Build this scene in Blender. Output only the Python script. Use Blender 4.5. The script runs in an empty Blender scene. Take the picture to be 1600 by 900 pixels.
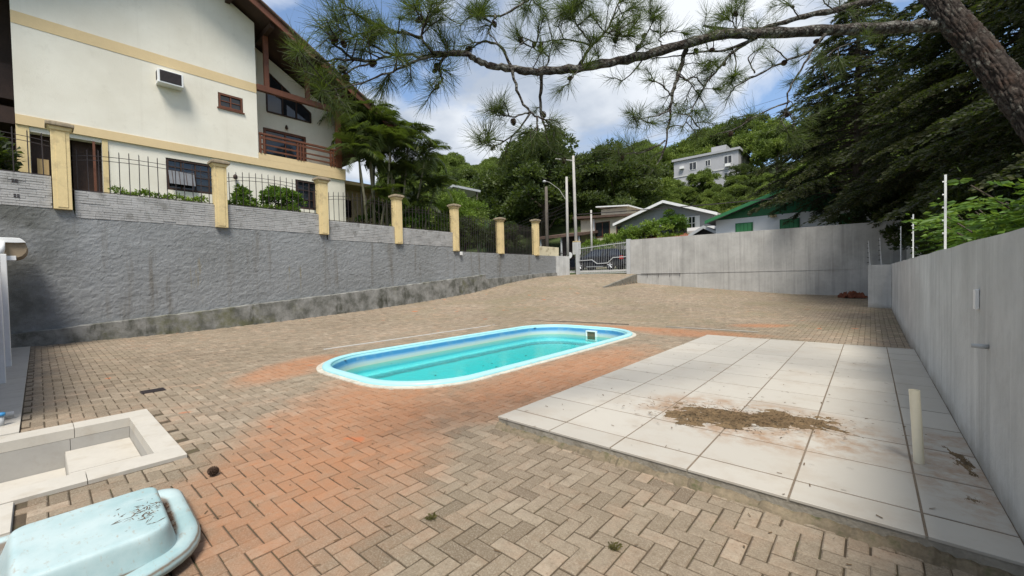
import bpy, math, random
import numpy as np
from mathutils import Vector, Matrix

# ------------------------------------------------------------------ scene, camera, sky, sun, exposure
scene = bpy.context.scene
F_PX, PITCH, ROLL, YAW, EYE = 644.0, 0.0235, -0.0203, 0.7161, 1.4755
cp_, sp_, cr_, sr_, cy_, sy_ = math.cos(PITCH), math.sin(PITCH), math.cos(ROLL), math.sin(ROLL), math.cos(YAW), math.sin(YAW)
cR = Vector((cy_, sy_, 0)); cF = Vector((-sy_*cp_, cy_*cp_, -sp_)); cU = Vector((-sy_*sp_, cy_*sp_, cp_))
R2 = cr_*cR + sr_*cU; U2 = -sr_*cR + cr_*cU
cam_data = bpy.data.cameras.new('camera'); cam = bpy.data.objects.new('camera', cam_data)
scene.collection.objects.link(cam); scene.camera = cam
cam_data.sensor_width = 36.0; cam_data.lens = F_PX/1600*36.0; cam_data.clip_start = 0.05; cam_data.clip_end = 3000
cam.matrix_world = Matrix(((R2.x, U2.x, -cF.x, 0), (R2.y, U2.y, -cF.y, 0), (R2.z, U2.z, -cF.z, EYE), (0, 0, 0, 1)))

SUN_EL, SUN_AZ = math.radians(60), math.radians(138)      # azimuth clockwise from +Y
sun_dir = Vector((math.sin(SUN_AZ)*math.cos(SUN_EL), math.cos(SUN_AZ)*math.cos(SUN_EL), math.sin(SUN_EL)))
world = bpy.data.worlds.new('World'); scene.world = world; world.use_nodes = True
nt = world.node_tree; nt.nodes.clear()
def wn(t, **k):
    n = nt.nodes.new(t)
    for a, b in k.items(): setattr(n, a, b)
    return n
wl = nt.links.new
w_out = wn('ShaderNodeOutputWorld'); w_bg = wn('ShaderNodeBackground'); wl(w_bg.outputs[0], w_out.inputs[0])
w_bg.inputs['Strength'].default_value = 0.123
w_sky = wn('ShaderNodeTexSky', sky_type='NISHITA', sun_disc=False)
w_sky.sun_elevation = SUN_EL; w_sky.sun_rotation = SUN_AZ; w_sky.air_density = 1.0; w_sky.dust_density = 0.6; w_sky.ozone_density = 1.5
w_tc = wn('ShaderNodeTexCoord'); w_sep = wn('ShaderNodeSeparateXYZ'); wl(w_tc.outputs['Generated'], w_sep.inputs[0])
w_zc = wn('ShaderNodeMath', operation='MAXIMUM'); wl(w_sep.outputs['Z'], w_zc.inputs[0]); w_zc.inputs[1].default_value = 0.0
w_za = wn('ShaderNodeMath', operation='ADD'); wl(w_zc.outputs[0], w_za.inputs[0]); w_za.inputs[1].default_value = 0.28
w_dx = wn('ShaderNodeMath', operation='DIVIDE'); wl(w_sep.outputs['X'], w_dx.inputs[0]); wl(w_za.outputs[0], w_dx.inputs[1])
w_dy = wn('ShaderNodeMath', operation='DIVIDE'); wl(w_sep.outputs['Y'], w_dy.inputs[0]); wl(w_za.outputs[0], w_dy.inputs[1])
w_cmb = wn('ShaderNodeCombineXYZ'); wl(w_dx.outputs[0], w_cmb.inputs[0]); wl(w_dy.outputs[0], w_cmb.inputs[1]); w_cmb.inputs[2].default_value = 3.1
w_n1 = wn('ShaderNodeTexNoise'); w_n1.inputs['Scale'].default_value = 1.5; w_n1.inputs['Detail'].default_value = 9; w_n1.inputs['Roughness'].default_value = 0.52
w_n1.inputs['Distortion'].default_value = 0.25; wl(w_cmb.outputs[0], w_n1.inputs['Vector'])
w_r1 = wn('ShaderNodeValToRGB'); wl(w_n1.outputs['Fac'], w_r1.inputs[0])
w_r1.color_ramp.elements[0].position = 0.405; w_r1.color_ramp.elements[0].color = (0, 0, 0, 1)
w_r1.color_ramp.elements[1].position = 0.515; w_r1.color_ramp.elements[1].color = (1, 1, 1, 1)
w_n2 = wn('ShaderNodeTexNoise'); w_n2.inputs['Scale'].default_value = 2.1; w_n2.inputs['Detail'].default_value = 7; wl(w_cmb.outputs[0], w_n2.inputs['Vector'])
w_r2 = wn('ShaderNodeValToRGB'); wl(w_n2.outputs['Fac'], w_r2.inputs[0])
w_r2.color_ramp.elements[0].position = 0.40; w_r2.color_ramp.elements[0].color = (2.5, 2.85, 3.4, 1)
w_r2.color_ramp.elements[1].position = 0.60; w_r2.color_ramp.elements[1].color = (4.75, 4.95, 5.2, 1)
w_mix = wn('ShaderNodeMix', data_type='RGBA'); wl(w_r1.outputs[0], w_mix.inputs[0]); wl(w_sky.outputs[0], w_mix.inputs[6]); wl(w_r2.outputs[0], w_mix.inputs[7])
wl(w_mix.outputs[2], w_bg.inputs['Color'])
sun_l = bpy.data.lights.new('sun', 'SUN'); sun_l.energy = 3.3; sun_l.angle = math.radians(20); sun_l.color = (1.0, 0.95, 0.87)
sun = bpy.data.objects.new('sun', sun_l); scene.collection.objects.link(sun); sun.rotation_euler = (-sun_dir).to_track_quat('-Z', 'Y').to_euler()
scene.view_settings.view_transform = 'Standard'; scene.view_settings.look = 'None'
scene.view_settings.exposure = 0.72; scene.view_settings.gamma = 1.0; scene.view_settings.use_curve_mapping = False
scene.cycles.max_bounces = 8; scene.cycles.transparent_max_bounces = 16; scene.cycles.use_denoising = True

# ------------------------------------------------------------------ helpers
rng = np.random.default_rng(7); random.seed(7)
COL = scene.collection
def P(u, v, d):                                   # a point d metres ahead along the view through (u, v) of the photograph
    du, dv = u-800, v-450
    a = cr_*du+sr_*dv; b = -sr_*du+cr_*dv
    return Vector((0, 0, EYE)) + d*(cR*(a/F_PX) + cF - cU*(b/F_PX))
ORG = {}
def tag(o, label=None, cat=None, group=None, kind=None):
    if label: o['label'] = label
    if cat: o['category'] = cat
    if group: o['group'] = group
    if kind: o['kind'] = kind
    return o
def empty(name, loc, label=None, cat=None, group=None, kind=None):
    o = bpy.data.objects.new(name, None); COL.objects.link(o); o.location = loc; o.empty_display_size = 0.2
    ORG[o.name] = np.array(loc, float)
    return tag(o, label, cat, group, kind)
def link(name, me, parent=None, loc=(0, 0, 0), rot=(0, 0, 0), scale=(1, 1, 1)):
    o = bpy.data.objects.new(name, me); COL.objects.link(o); o.location = loc; o.rotation_euler = rot; o.scale = scale
    o.parent = parent
    return o
def np_mesh(name, V, Fq, mats, tint=None, smooth=False, midx=None):
    V = np.asarray(V, np.float32); Fq = np.asarray(Fq, np.int32); k = Fq.shape[1]
    me = bpy.data.meshes.new(name); me.vertices.add(len(V)); me.vertices.foreach_set('co', V.ravel())
    me.loops.add(Fq.size); me.loops.foreach_set('vertex_index', Fq.ravel())
    me.polygons.add(len(Fq)); me.polygons.foreach_set('loop_start', np.arange(0, Fq.size, k, dtype=np.int32))
    if midx is not None: me.polygons.foreach_set('material_index', np.asarray(midx, np.int32))
    if tint is not None:
        a = me.attributes.new('tint', 'FLOAT', 'POINT'); a.data.foreach_set('value', np.asarray(tint, np.float32))
    me.update(calc_edges=True)
    me.polygons.foreach_set('use_smooth', np.full(len(Fq), smooth, dtype=bool))
    for m in (mats if isinstance(mats, (list, tuple)) else [mats]): me.materials.append(m)
    return me
class MB:
    def __init__(s): s.v = []; s.f = []; s.m = []
    def add(s, pts, faces, m=0):
        b = len(s.v); s.v += [tuple(p) for p in pts]
        for q in faces: s.f.append(tuple(b+i for i in q)); s.m.append(m)
        return s
    def box(s, x0, x1, y0, y1, z0, z1, m=0):
        return s.add([(x0,y0,z0),(x1,y0,z0),(x1,y1,z0),(x0,y1,z0),(x0,y0,z1),(x1,y0,z1),(x1,y1,z1),(x0,y1,z1)],
                     [(0,3,2,1),(4,5,6,7),(0,1,5,4),(1,2,6,5),(2,3,7,6),(3,0,4,7)], m)
    def prism(s, pts, axis, a0, a1, m=0):          # polygon in the two other axes, pushed along axis
        n = len(pts)
        def mk(p, a): return {'x': (a, p[0], p[1]), 'y': (p[0], a, p[1]), 'z': (p[0], p[1], a)}[axis]
        V = [mk(p, a0) for p in pts]+[mk(p, a1) for p in pts]
        Fs = [tuple(range(n))[::-1], tuple(range(n, 2*n))]+[(i, (i+1) % n, n+(i+1) % n, n+i) for i in range(n)]
        return s.add(V, Fs, m)
    def tube(s, pts, rad, n=8, m=0, cap=True):
        pts = [Vector(p) for p in pts]; k = len(pts)
        if not hasattr(rad, '__len__'): rad = [rad]*k
        rings = []; prev = None
        for i in range(k):
            t = (pts[min(i+1, k-1)]-pts[max(i-1, 0)])
            t = t.normalized() if t.length > 1e-9 else Vector((0, 0, 1))
            if prev is None: prev = t.orthogonal().normalized()
            a = (prev - t*prev.dot(t)); a = a.normalized() if a.length > 1e-6 else t.orthogonal().normalized()
            b = t.cross(a); prev = a
            rings.append([pts[i]+rad[i]*(a*math.cos(q)+b*math.sin(q)) for q in (2*math.pi*j/n for j in range(n))])
        V = [p for r in rings for p in r]; Fs = []
        for i in range(k-1):
            for j in range(n): Fs.append((i*n+j, i*n+(j+1) % n, (i+1)*n+(j+1) % n, (i+1)*n+j))
        if cap: Fs += [tuple(range(n))[::-1], tuple(range((k-1)*n, k*n))]
        return s.add(V, Fs, m)
    def lathe(s, prof, c, n=16, m=0, axis='z'):
        V = []; k = len(prof)
        for r, h in prof:
            for j in range(n):
                a = 2*math.pi*j/n; x, y = r*math.cos(a), r*math.sin(a)
                V.append({'z': (c[0]+x, c[1]+y, c[2]+h), 'y': (c[0]+x, c[1]+h, c[2]+y), 'x': (c[0]+h, c[1]+x, c[2]+y)}[axis])
        Fs = [(i*n+j, i*n+(j+1) % n, (i+1)*n+(j+1) % n, (i+1)*n+j) for i in range(k-1) for j in range(n)]
        Fs += [tuple(range(n))[::-1], tuple(range((k-1)*n, k*n))]
        return s.add(V, Fs, m)
    def build(s, name, mats, parent=None, smooth=False, bevel=0, origin=None, label=None, cat=None, group=None, kind=None, seg=2):
        me = bpy.data.meshes.new(name)
        if parent is not None: org = ORG[parent.name]
        elif origin is not None: org = np.array(origin, float)
        else:
            A = np.array(s.v); org = np.array([A[:, 0].mean(), A[:, 1].mean(), A[:, 2].min()])
        me.from_pydata([(p[0]-org[0], p[1]-org[1], p[2]-org[2]) for p in s.v], [], s.f)
        me.polygons.foreach_set('material_index', s.m)
        for m in (mats if isinstance(mats, (list, tuple)) else [mats]): me.materials.append(m)
        me.polygons.foreach_set('use_smooth', [bool(smooth)]*len(s.f))
        o = bpy.data.objects.new(name, me); COL.objects.link(o)
        if parent is not None: o.parent = parent
        else: o.location = org
        ORG[o.name] = org
        if bevel:
            b = o.modifiers.new('bevel', 'BEVEL'); b.width = bevel; b.segments = seg; b.limit_method = 'ANGLE'; b.angle_limit = math.radians(40)
        return tag(o, label, cat, group, kind)
def Bx(*a): return MB().box(*a)

# ------------------------------------------------------------------ materials
def new_mat(name):
    m = bpy.data.materials.new(name); m.use_nodes = True
    return m, m.node_tree, m.node_tree.nodes['Principled BSDF']
class G:                                           # small node graph helper
    def __init__(s, m): s.t = m.node_tree
    def n(s, typ, **k):
        x = s.t.nodes.new(typ)
        for a, b in k.items(): setattr(x, a, b)
        return x
    def pos(s): return s.n('ShaderNodeNewGeometry').outputs['Position']
    def l(s, a, b): s.t.links.new(a, b)
    def sc(s, vec, x, y, z):
        k = s.n('ShaderNodeMapping'); s.l(vec, k.inputs['Vector']); k.inputs['Scale'].default_value = (x, y, z); return k.outputs[0]
    def noise(s, vec, scale, detail=5, rough=.55, dist=0):
        k = s.n('ShaderNodeTexNoise'); s.l(vec, k.inputs['Vector']); k.inputs['Scale'].default_value = scale
        k.inputs['Detail'].default_value = detail; k.inputs['Roughness'].default_value = rough; k.inputs['Distortion'].default_value = dist; return k.outputs['Fac']
    def ramp(s, fac, stops):
        k = s.n('ShaderNodeValToRGB'); s.l(fac, k.inputs[0]); e = k.color_ramp.elements
        while len(e) < len(stops): e.new(0.5)
        for i, (p, c) in enumerate(stops):
            e[i].position = p; e[i].color = (c, c, c, 1) if not hasattr(c, '__len__') else (c[0], c[1], c[2], 1)
        return k.outputs[0]
    def mix(s, fac, a, b, mode='MIX'):
        k = s.n('ShaderNodeMix', data_type='RGBA', blend_type=mode)
        for sock, val in ((0, fac), (6, a), (7, b)):
            if hasattr(val, 'is_linked') or isinstance(val, bpy.types.NodeSocket): s.l(val, k.inputs[sock])
            elif hasattr(val, '__len__'): k.inputs[sock].default_value = (val[0], val[1], val[2], 1)
            else: k.inputs[sock].default_value = val
        return k.outputs[2]
    def math(s, op, a, b=0.0, c=None, clamp=False):
        k = s.n('ShaderNodeMath', operation=op, use_clamp=clamp)
        for i, val in enumerate((a, b) if c is None else (a, b, c)):
            if isinstance(val, bpy.types.NodeSocket): s.l(val, k.inputs[i])
            else: k.inputs[i].default_value = val
        return k.outputs[0]
    def bump(s, h, strength, dist=0.01, bsdf=None):
        k = s.n('ShaderNodeBump'); s.l(h, k.inputs['Height']); k.inputs['Strength'].default_value = strength; k.inputs['Distance'].default_value = dist
        if bsdf: s.l(k.outputs[0], bsdf.inputs['Normal'])
        return k.outputs[0]
    def attr(s, name='tint'): return s.n('ShaderNodeAttribute', attribute_name=name).outputs['Fac']
    def xyz(s, vec):
        k = s.n('ShaderNodeSeparateXYZ'); s.l(vec, k.inputs[0]); return k.outputs
def plain(name, col, rough=.6, var=.18, scale=2.5, bump=.15, bscale=60, metal=0, spec=.35, dirt=None, dirt_amt=.5):
    m, t, b = new_mat(name); g = G(m); p = g.pos()
    n1 = g.noise(p, scale, 6); n2 = g.noise(p, scale*9, 4)
    v = g.math('ADD', g.math('MULTIPLY', n1, .65), g.math('MULTIPLY', n2, .35))
    c = g.mix(g.ramp(v, [(.3, 0), (.7, 1)]), [x*(1-var) for x in col], [min(1, x*(1+var)) for x in col])
    if dirt: c = g.mix(g.math('MULTIPLY', g.ramp(g.noise(p, scale*1.7, 8, .65), [(.52, 0), (.68, 1)]), dirt_amt), c, dirt)
    g.l(c, b.inputs['Base Color']); b.inputs['Roughness'].default_value = rough; b.inputs['Metallic'].default_value = metal
    b.inputs['Specular IOR Level'].default_value = spec
    if bump: g.bump(g.noise(p, bscale, 4), bump, .01, b)
    return m
def leafmat(name, stops, rough=.55, trans=.35, spec=.3):
    m, t, b = new_mat(name); g = G(m)
    c = g.ramp(g.attr(), stops); g.l(c, b.inputs['Base Color']); b.inputs['Roughness'].default_value = rough; b.inputs['Specular IOR Level'].default_value = spec
    tr = g.n('ShaderNodeBsdfTranslucent'); g.l(g.mix(.6, c, (.22, .32, .03), 'MIX'), tr.inputs[0])
    mx = g.n('ShaderNodeMixShader'); mx.inputs[0].default_value = trans; g.l(b.outputs[0], mx.inputs[1]); g.l(tr.outputs[0], mx.inputs[2])
    g.l(mx.outputs[0], t.nodes['Material Output'].inputs[0])
    return m
def glassy(name, col, rough=.05):
    m, t, b = new_mat(name); b.inputs['Base Color'].default_value = (*col, 1); b.inputs['Roughness'].default_value = rough; b.inputs['Specular IOR Level'].default_value = .6
    return m

M = {}
# pavers: grey-brown concrete, stained by red soil
def paver_mat():
    m, t, b = new_mat('concrete_paver'); g = G(m); p = g.pos(); x = g.xyz(p)
    tint = g.attr()
    c = g.ramp(tint, [(0, (.125, .092, .062)), (.3, (.19, .147, .102)), (.7, (.245, .195, .140)), (1, (.325, .268, .20))])
    c = g.mix(g.ramp(g.noise(p, 95, 4, .75), [(.45, 0), (.66, .55)]), c, (.40, .35, .27))
    c = g.mix(g.ramp(g.noise(p, 14, 6, .7), [(.42, 0), (.66, .45)]), c, (.15, .115, .078))
    c = g.mix(g.ramp(g.noise(p, 48, 5, .75), [(.54, 0), (.66, .6)]), c, (.11, .085, .058))
    # moss / yellowing far off
    c = g.mix(g.math('MULTIPLY', g.ramp(g.noise(p, .5, 6, .6), [(.44, 0), (.64, .5)]), g.ramp(g.math('MULTIPLY', x[1], .05), [(.35, .25), (.6, 1)])), c, (.17, .15, .09))
    # soil washed over the paving round the pool's near side and down to the lawn-side
    def band(cx, cy, ang, sx, sy):
        ca, sa = math.cos(ang), math.sin(ang)
        dx = g.math('SUBTRACT', x[0], cx); dy = g.math('SUBTRACT', x[1], cy)
        a = g.math('ADD', g.math('MULTIPLY', dx, ca/sx), g.math('MULTIPLY', dy, sa/sx))
        q = g.math('ADD', g.math('MULTIPLY', dx, -sa/sy), g.math('MULTIPLY', dy, ca/sy))
        r2 = g.math('ADD', g.math('MULTIPLY', a, a), g.math('MULTIPLY', q, q))
        return g.math('SUBTRACT', 1.0, r2, clamp=True)
    e = band(-4.1, 2.2, 2.35, 3.3, 1.25)
    for bb in ((-3.55, 5.2, 1.57, 3.6, .95), (-7.6, 2.9, 2.2, 1.5, .7), (-4.5, 10.9, .1, 3.4, .6), (-3.2, 10.8, .2, 1.6, .9), (-2.3, 13.2, .6, 1.0, .5), (-3.3, 1.5, 2.2, 1.5, .55)):
        e = g.math('MAXIMUM', e, band(*bb))
    e = g.math('ADD', e, g.math('MULTIPLY', g.math('SUBTRACT', g.noise(p, 2.2, 8, .7), .5), 1.1))
    e = g.math('ADD', e, g.math('MULTIPLY', g.math('SUBTRACT', tint, .5), .22))
    fac = g.math('MULTIPLY', g.ramp(e, [(-.0, 0), (.85, 1)]), g.ramp(g.noise(p, 6.0, 8, .7), [(.30, .55), (.60, 1)]))
    c = g.mix(g.math('MULTIPLY', fac, .74), c, (.35, .155, .072))
    # a few small bright soil spots near the camera
    sp = g.ramp(g.noise(p, 2.3, 2, .4), [(.735, 0), (.775, 1)])
    c = g.mix(g.math('MULTIPLY', sp, .7), c, (.42, .13, .05))
    g.l(c, b.inputs['Base Color']); b.inputs['Roughness'].default_value = .85; b.inputs['Specular IOR Level'].default_value = .25
    g.bump(g.math('ADD', g.noise(p, 220, 3, .7), g.math('MULTIPLY', g.noise(p, 30, 4), .8)), .5, .006, b)
    return m
M['paver'] = paver_mat()
M['joint'] = plain('joint_sand', (.075, .055, .035), .95, .4, 3, .5, 120, dirt=(.06, .065, .02), dirt_amt=.6)
def tile_mat():
    m, t, b = new_mat('porcelain_tile'); g = G(m); p = g.pos(); x = g.xyz(p); tint = g.attr()
    c = g.ramp(tint, [(0, (.375, .348, .30)), (1, (.435, .405, .35))])
    c = g.mix(g.ramp(g.noise(g.sc(p, 1.2, 5, 1), 1.6, 7, .65), [(.42, 0), (.7, .5)]), c, (.40, .37, .32))
    # dried mud
    d = g.ramp(g.noise(p, 2.0, 9, .68), [(.52, 0), (.68, .6)])
    c = g.mix(d, c, (.34, .29, .23))
    dx = g.math('MULTIPLY', g.math('SUBTRACT', x[0], -.85), 1/1.25); dy = g.math('MULTIPLY', g.math('SUBTRACT', x[1], 4.35), 1/.8)
    e = g.math('SUBTRACT', 1.0, g.math('ADD', g.math('MULTIPLY', dx, dx), g.math('MULTIPLY', dy, dy)), clamp=True)
    dx2 = g.math('MULTIPLY', g.math('SUBTRACT', x[0], .55), 1/.42); dy2 = g.math('MULTIPLY', g.math('SUBTRACT', x[1], 4.2), 1/1.1)
    e2 = g.math('SUBTRACT', 1.0, g.math('ADD', g.math('MULTIPLY', dx2, dx2), g.math('MULTIPLY', dy2, dy2)), clamp=True)
    e = g.math('MAXIMUM', e, e2)
    c = g.mix(g.math('MULTIPLY', g.ramp(e, [(0, 0), (.6, 1)]), g.ramp(g.noise(p, 5, 8, .7), [(.42, 0), (.62, .8)])), c, (.27, .16, .085))
    s = g.ramp(g.noise(g.sc(p, 9, 3, 1), 5, 4, .7), [(.70, 0), (.76, .7)])
    c = g.mix(s, c, (.12, .095, .07))
    g.l(c, b.inputs['Base Color']); b.inputs['Roughness'].default_value = .55; b.inputs['Specular IOR Level'].default_value = .4
    g.bump(g.noise(p, 40, 4), .08, .004, b)
    return m
M['tile'] = tile_mat()
def cement_mat(name, base, streak_axis):
    m, t, b = new_mat(name); g = G(m); p = g.pos(); x = g.xyz(p)
    c = g.mix(g.ramp(g.noise(p, 1.1, 8, .6), [(.32, 0), (.68, 1)]), [v*.80 for v in base], [v*1.12 for v in base])
    sv = g.sc(p, *((3.2, 3.2, .10)))
    c = g.mix(g.ramp(g.noise(sv, 1.5, 6, .6), [(.50, 0), (.70, .55)]), c, [v*.55 for v in base])
    c = g.mix(g.ramp(g.noise(sv, 2.9, 6, .6), [(.56, 0), (.72, .5)]), c, [min(1, v*1.4) for v in base])
    c = g.mix(g.ramp(g.noise(p, 9, 7, .7), [(.5, 0), (.72, .25)]), c, [v*.6 for v in base])
    low = g.ramp(g.math('ADD', x[2], g.math('MULTIPLY', g.noise(p, 2.5, 6, .7), .5)), [(.22, .8), (.50, 0)])
    c = g.mix(low, c, (.20, .165, .115))
    g.l(c, b.inputs['Base Color']); b.inputs['Roughness'].default_value = .9; b.inputs['Specular IOR Level'].default_value = .2
    g.bump(g.math('ADD', g.noise(p, 25, 6, .65), g.math('MULTIPLY', g.noise(sv, 6, 4), .7)), .45, .012, b)
    return m
M['cement'] = cement_mat('rendered_cement', (.53, .53, .51), 'y')
M['cement_back'] = cement_mat('rough_cement', (.42, .41, .385), 'x')
def rough_wall_mat():
    m, t, b = new_mat('roughcast_paint'); g = G(m); p = g.pos(); x = g.xyz(p)
    c = g.mix(g.ramp(g.noise(p, .45, 7, .6), [(.35, 0), (.65, 1)]), (.185, .190, .187), (.24, .248, .252))
    c = g.mix(g.ramp(g.noise(p, 14, 6, .7), [(.42, 0), (.68, .5)]), c, (.31, .315, .31))
    c = g.mix(g.ramp(g.noise(g.sc(p, 1, 1.7, .13), 1.6, 6, .6), [(.57, 0), (.70, .6)]), c, (.125, .11, .085))
    c = g.mix(g.ramp(g.noise(g.sc(p, 1, 2.2, .25), 1.1, 6, .65), [(.66, 0), (.72, .7)]), c, (.21, .175, .10))
    # dark algae towards the porch end and along the foot
    c = g.mix(g.math('MULTIPLY', g.ramp(g.noise(p, .8, 7, .65), [(.35, 0), (.6, .75)]), g.ramp(x[1], [(0.0, 1.0), (1.0, 0)])), c, (.075, .077, .066))
    g.l(c, b.inputs['Base Color']); b.inputs['Roughness'].default_value = .95; b.inputs['Specular IOR Level'].default_value = .15
    g.bump(g.math('ADD', g.noise(g.sc(p, 1, 1, 2.6), 20, 7, .7), g.noise(p, 60, 4, .6)), .65, .018, b)
    return m
M['rough'] = rough_wall_mat()
def footing_mat():
    m, t, b = new_mat('mossy_footing'); g = G(m); p = g.pos()
    c = g.mix(g.ramp(g.noise(p, 2.2, 8, .65), [(.38, 0), (.62, 1)]), (.11, .11, .095), (.27, .265, .245))
    c = g.mix(g.ramp(g.noise(g.sc(p, 1, 1.4, .5), 1.3, 7, .7), [(.54, 0), (.66, .8)]), c, (.035, .037, .024))
    c = g.mix(g.ramp(g.noise(p, .8, 7, .7), [(.54, 0), (.68, .7)]), c, (.10, .10, .035))
    g.l(c, b.inputs['Base Color']); b.inputs['Roughness'].default_value = .95; b.inputs['Specular IOR Level'].default_value = .15
    g.bump(g.noise(p, 20, 7, .7), .7, .02, b); return m
M['footing'] = footing_mat()
M['block'] = plain('painted_brick', (.36, .355, .345), .95, .2, 2.2, .6, 45, dirt=(.17, .165, .15), dirt_amt=.75)
M['mortar'] = plain('brick_mortar', (.26, .255, .24), .95, .3, 4, .5, 60)
M['yellow'] = plain('yellow_paint', (.66, .52, .27), .85, .10, 1.5, .25, 50, dirt=(.34, .27, .16), dirt_amt=.6)
M['cap'] = plain('weathered_cap', (.30, .245, .17), .95, .35, 5, .5, 40, dirt=(.07, .06, .05), dirt_amt=.8)
def house_mat():
    m, t, b = new_mat('white_house_paint'); g = G(m); p = g.pos()
    c = g.mix(g.ramp(g.noise(p, .7, 7, .6), [(.35, 0), (.65, 1)]), (.70, .66, .555), (.78, .745, .64))
    c = g.mix(g.ramp(g.noise(g.sc(p, 1, 2.6, .12), 1.4, 7, .65), [(.56, 0), (.74, .18)]), c, (.50, .46, .37))
    c = g.mix(g.ramp(g.noise(p, 3.5, 8, .7), [(.56, 0), (.72, .3)]), c, (.55, .51, .42))
    g.l(c, b.inputs['Base Color']); b.inputs['Roughness'].default_value = .9; b.inputs['Specular IOR Level'].default_value = .2
    g.bump(g.noise(p, 28, 5, .6), .4, .01, b); return m
M['housewhite'] = house_mat()
M['houseband'] = plain('ochre_band_paint', (.66, .51, .29), .9, .06, 1, .3, 30)
M['wood'] = plain('red_brown_timber', (.125, .045, .022), .55, .35, 3, .3, 40)
M['darkwood'] = plain('dark_timber', (.045, .024, .016), .6, .35, 3, .3, 30)
M['soffit'] = plain('dark_soffit_boards', (.05, .028, .02), .8, .3, 2, .2, 20)
M['rooftile'] = plain('weathered_clay_tile', (.10, .062, .045), .9, .4, 3, .5, 14, dirt=(.05, .05, .045), dirt_amt=.7)
M['redtile'] = plain('red_clay_tile', (.22, .075, .045), .85, .35, 3, .4, 14, dirt=(.06, .045, .04), dirt_amt=.6)
M['glass'] = glassy('dark_window_glass', (.018, .021, .025), .04)
M['iron'] = plain('dark_iron', (.035, .027, .028), .6, .3, 8, .2, 80)
M['galv'] = plain('grey_painted_steel', (.42, .43, .43), .5, .12, 4, .1, 60)
M['white'] = plain('white_paint', (.74, .74, .72), .5, .06, 2, .1, 60, dirt=(.55, .53, .48), dirt_amt=.4)
M['pvc'] = plain('cream_pvc', (.74, .68, .52), .35, .06, 4, .03, 60)
M['asphalt'] = plain('asphalt', (.06, .06, .06), .95, .25, 4, .5, 90)
M['soilground'] = plain('garden_earth', (.075, .055, .03), .98, .4, 1.2, .7, 20, dirt=(.05, .07, .02), dirt_amt=.9)
M['grassground'] = plain('grassy_earth', (.05, .075, .02), .98, .5, .6, .8, 12, dirt=(.09, .07, .035), dirt_amt=.6)
M['pole'] = plain('weathered_concrete_pole', (.36, .345, .32), .9, .18, 3, .3, 30)
M['poledark'] = plain('weathered_timber_pole', (.10, .085, .07), .9, .25, 3, .3, 30)
M['rubber'] = plain('black_rubber', (.012, .012, .012), .8, .2, 5, .1, 60)
M['bark'] = None
def bark_mat(name, furrowed):
    m, t, b = new_mat(name); g = G(m); p = g.pos()
    n = g.noise(p, 26, 8, .7)
    c = g.mix(g.ramp(n, [(.32, 0), (.68, 1)]), (.020, .015, .012), (.072, .058, .048))
    c = g.mix(g.ramp(g.noise(p, 12, 9, .72), [(.53, 0), (.66, .7)] if furrowed else [(.46, 0), (.60, .8)]), c, (.20, .195, .165) if furrowed else (.25, .245, .215))
    c = g.mix(g.ramp(g.noise(p, 4.1, 7, .65), [(.50, 0), (.64, .7)]), c, (.05, .028, .019) if furrowed else (.055, .045, .037))
    h = n
    if furrowed:
        e = g.attr(); c = g.mix(g.ramp(e, [(.12, .95), (.55, 0)]), c, (.016, .012, .010))
    else:
        v = g.n('ShaderNodeTexVoronoi'); g.l(p, v.inputs['Vector']); v.inputs['Scale'].default_value = 38; h = g.math('ADD', n, v.outputs['Distance'])
        c = g.mix(g.ramp(v.outputs['Distance'], [(.45, 0), (.8, .6)]), c, (.02, .015, .012))
    g.l(c, b.inputs['Base Color']); b.inputs['Roughness'].default_value = .95; b.inputs['Specular IOR Level'].default_value = .15
    g.bump(h, 1.0, .02, b); return m
M['trunkbark'] = bark_mat('furrowed_pine_bark', True)
M['bark'] = bark_mat('pine_bark', False)
M['treebark'] = plain('tree_bark', (.07, .055, .042), .95, .35, 6, .6, 25)
M['palmstem'] = plain('palm_stem', (.20, .185, .12), .8, .3, 6, .3, 20)
M['needle'] = leafmat('pine_needles', [(0, (0.015, 0.022, 0.008)), (.5, (0.038, 0.054, 0.014)), (1, (0.081, 0.102, 0.022))], .5, .3)
M['conifer'] = leafmat('conifer_sprays', [(0, (0.007, 0.008, 0.004)), (.5, (0.016, 0.020, 0.008)), (.85, (0.030, 0.034, 0.013)), (1, (0.053, 0.054, 0.020))], .6, .15)
M['bigtree'] = leafmat('dark_broadleaf', [(0, (0.019, 0.029, 0.009)), (.5, (0.043, 0.064, 0.016)), (1, (0.094, 0.115, 0.028))], .5, .25)
M['hillleaf'] = leafmat('hill_broadleaf', [(0, (0.048, 0.070, 0.017)), (.5, (0.116, 0.164, 0.031)), (1, (0.259, 0.318, 0.064))], .6, .3)
M['limeleaf'] = leafmat('light_green_leaves', [(0, (0.061, 0.108, 0.016)), (.5, (0.142, 0.223, 0.034)), (1, (0.270, 0.365, 0.061))], .5, .4)
M['shrubleaf'] = leafmat('glossy_green_leaves', [(0, (0.027, 0.059, 0.012)), (.5, (0.067, 0.140, 0.021)), (1, (0.161, 0.281, 0.041))], .45, .4)
M['darkshrub'] = leafmat('dark_hedge_leaves', [(0, (0.008, 0.014, 0.005)), (.6, (0.021, 0.034, 0.010)), (1, (0.056, 0.076, 0.018))], .5, .25)
M['palm'] = leafmat('palm_leaflets', [(0, (0.016, 0.025, 0.008)), (.6, (0.039, 0.060, 0.014)), (1, (0.122, 0.119, 0.035))], .45, .3)

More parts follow.
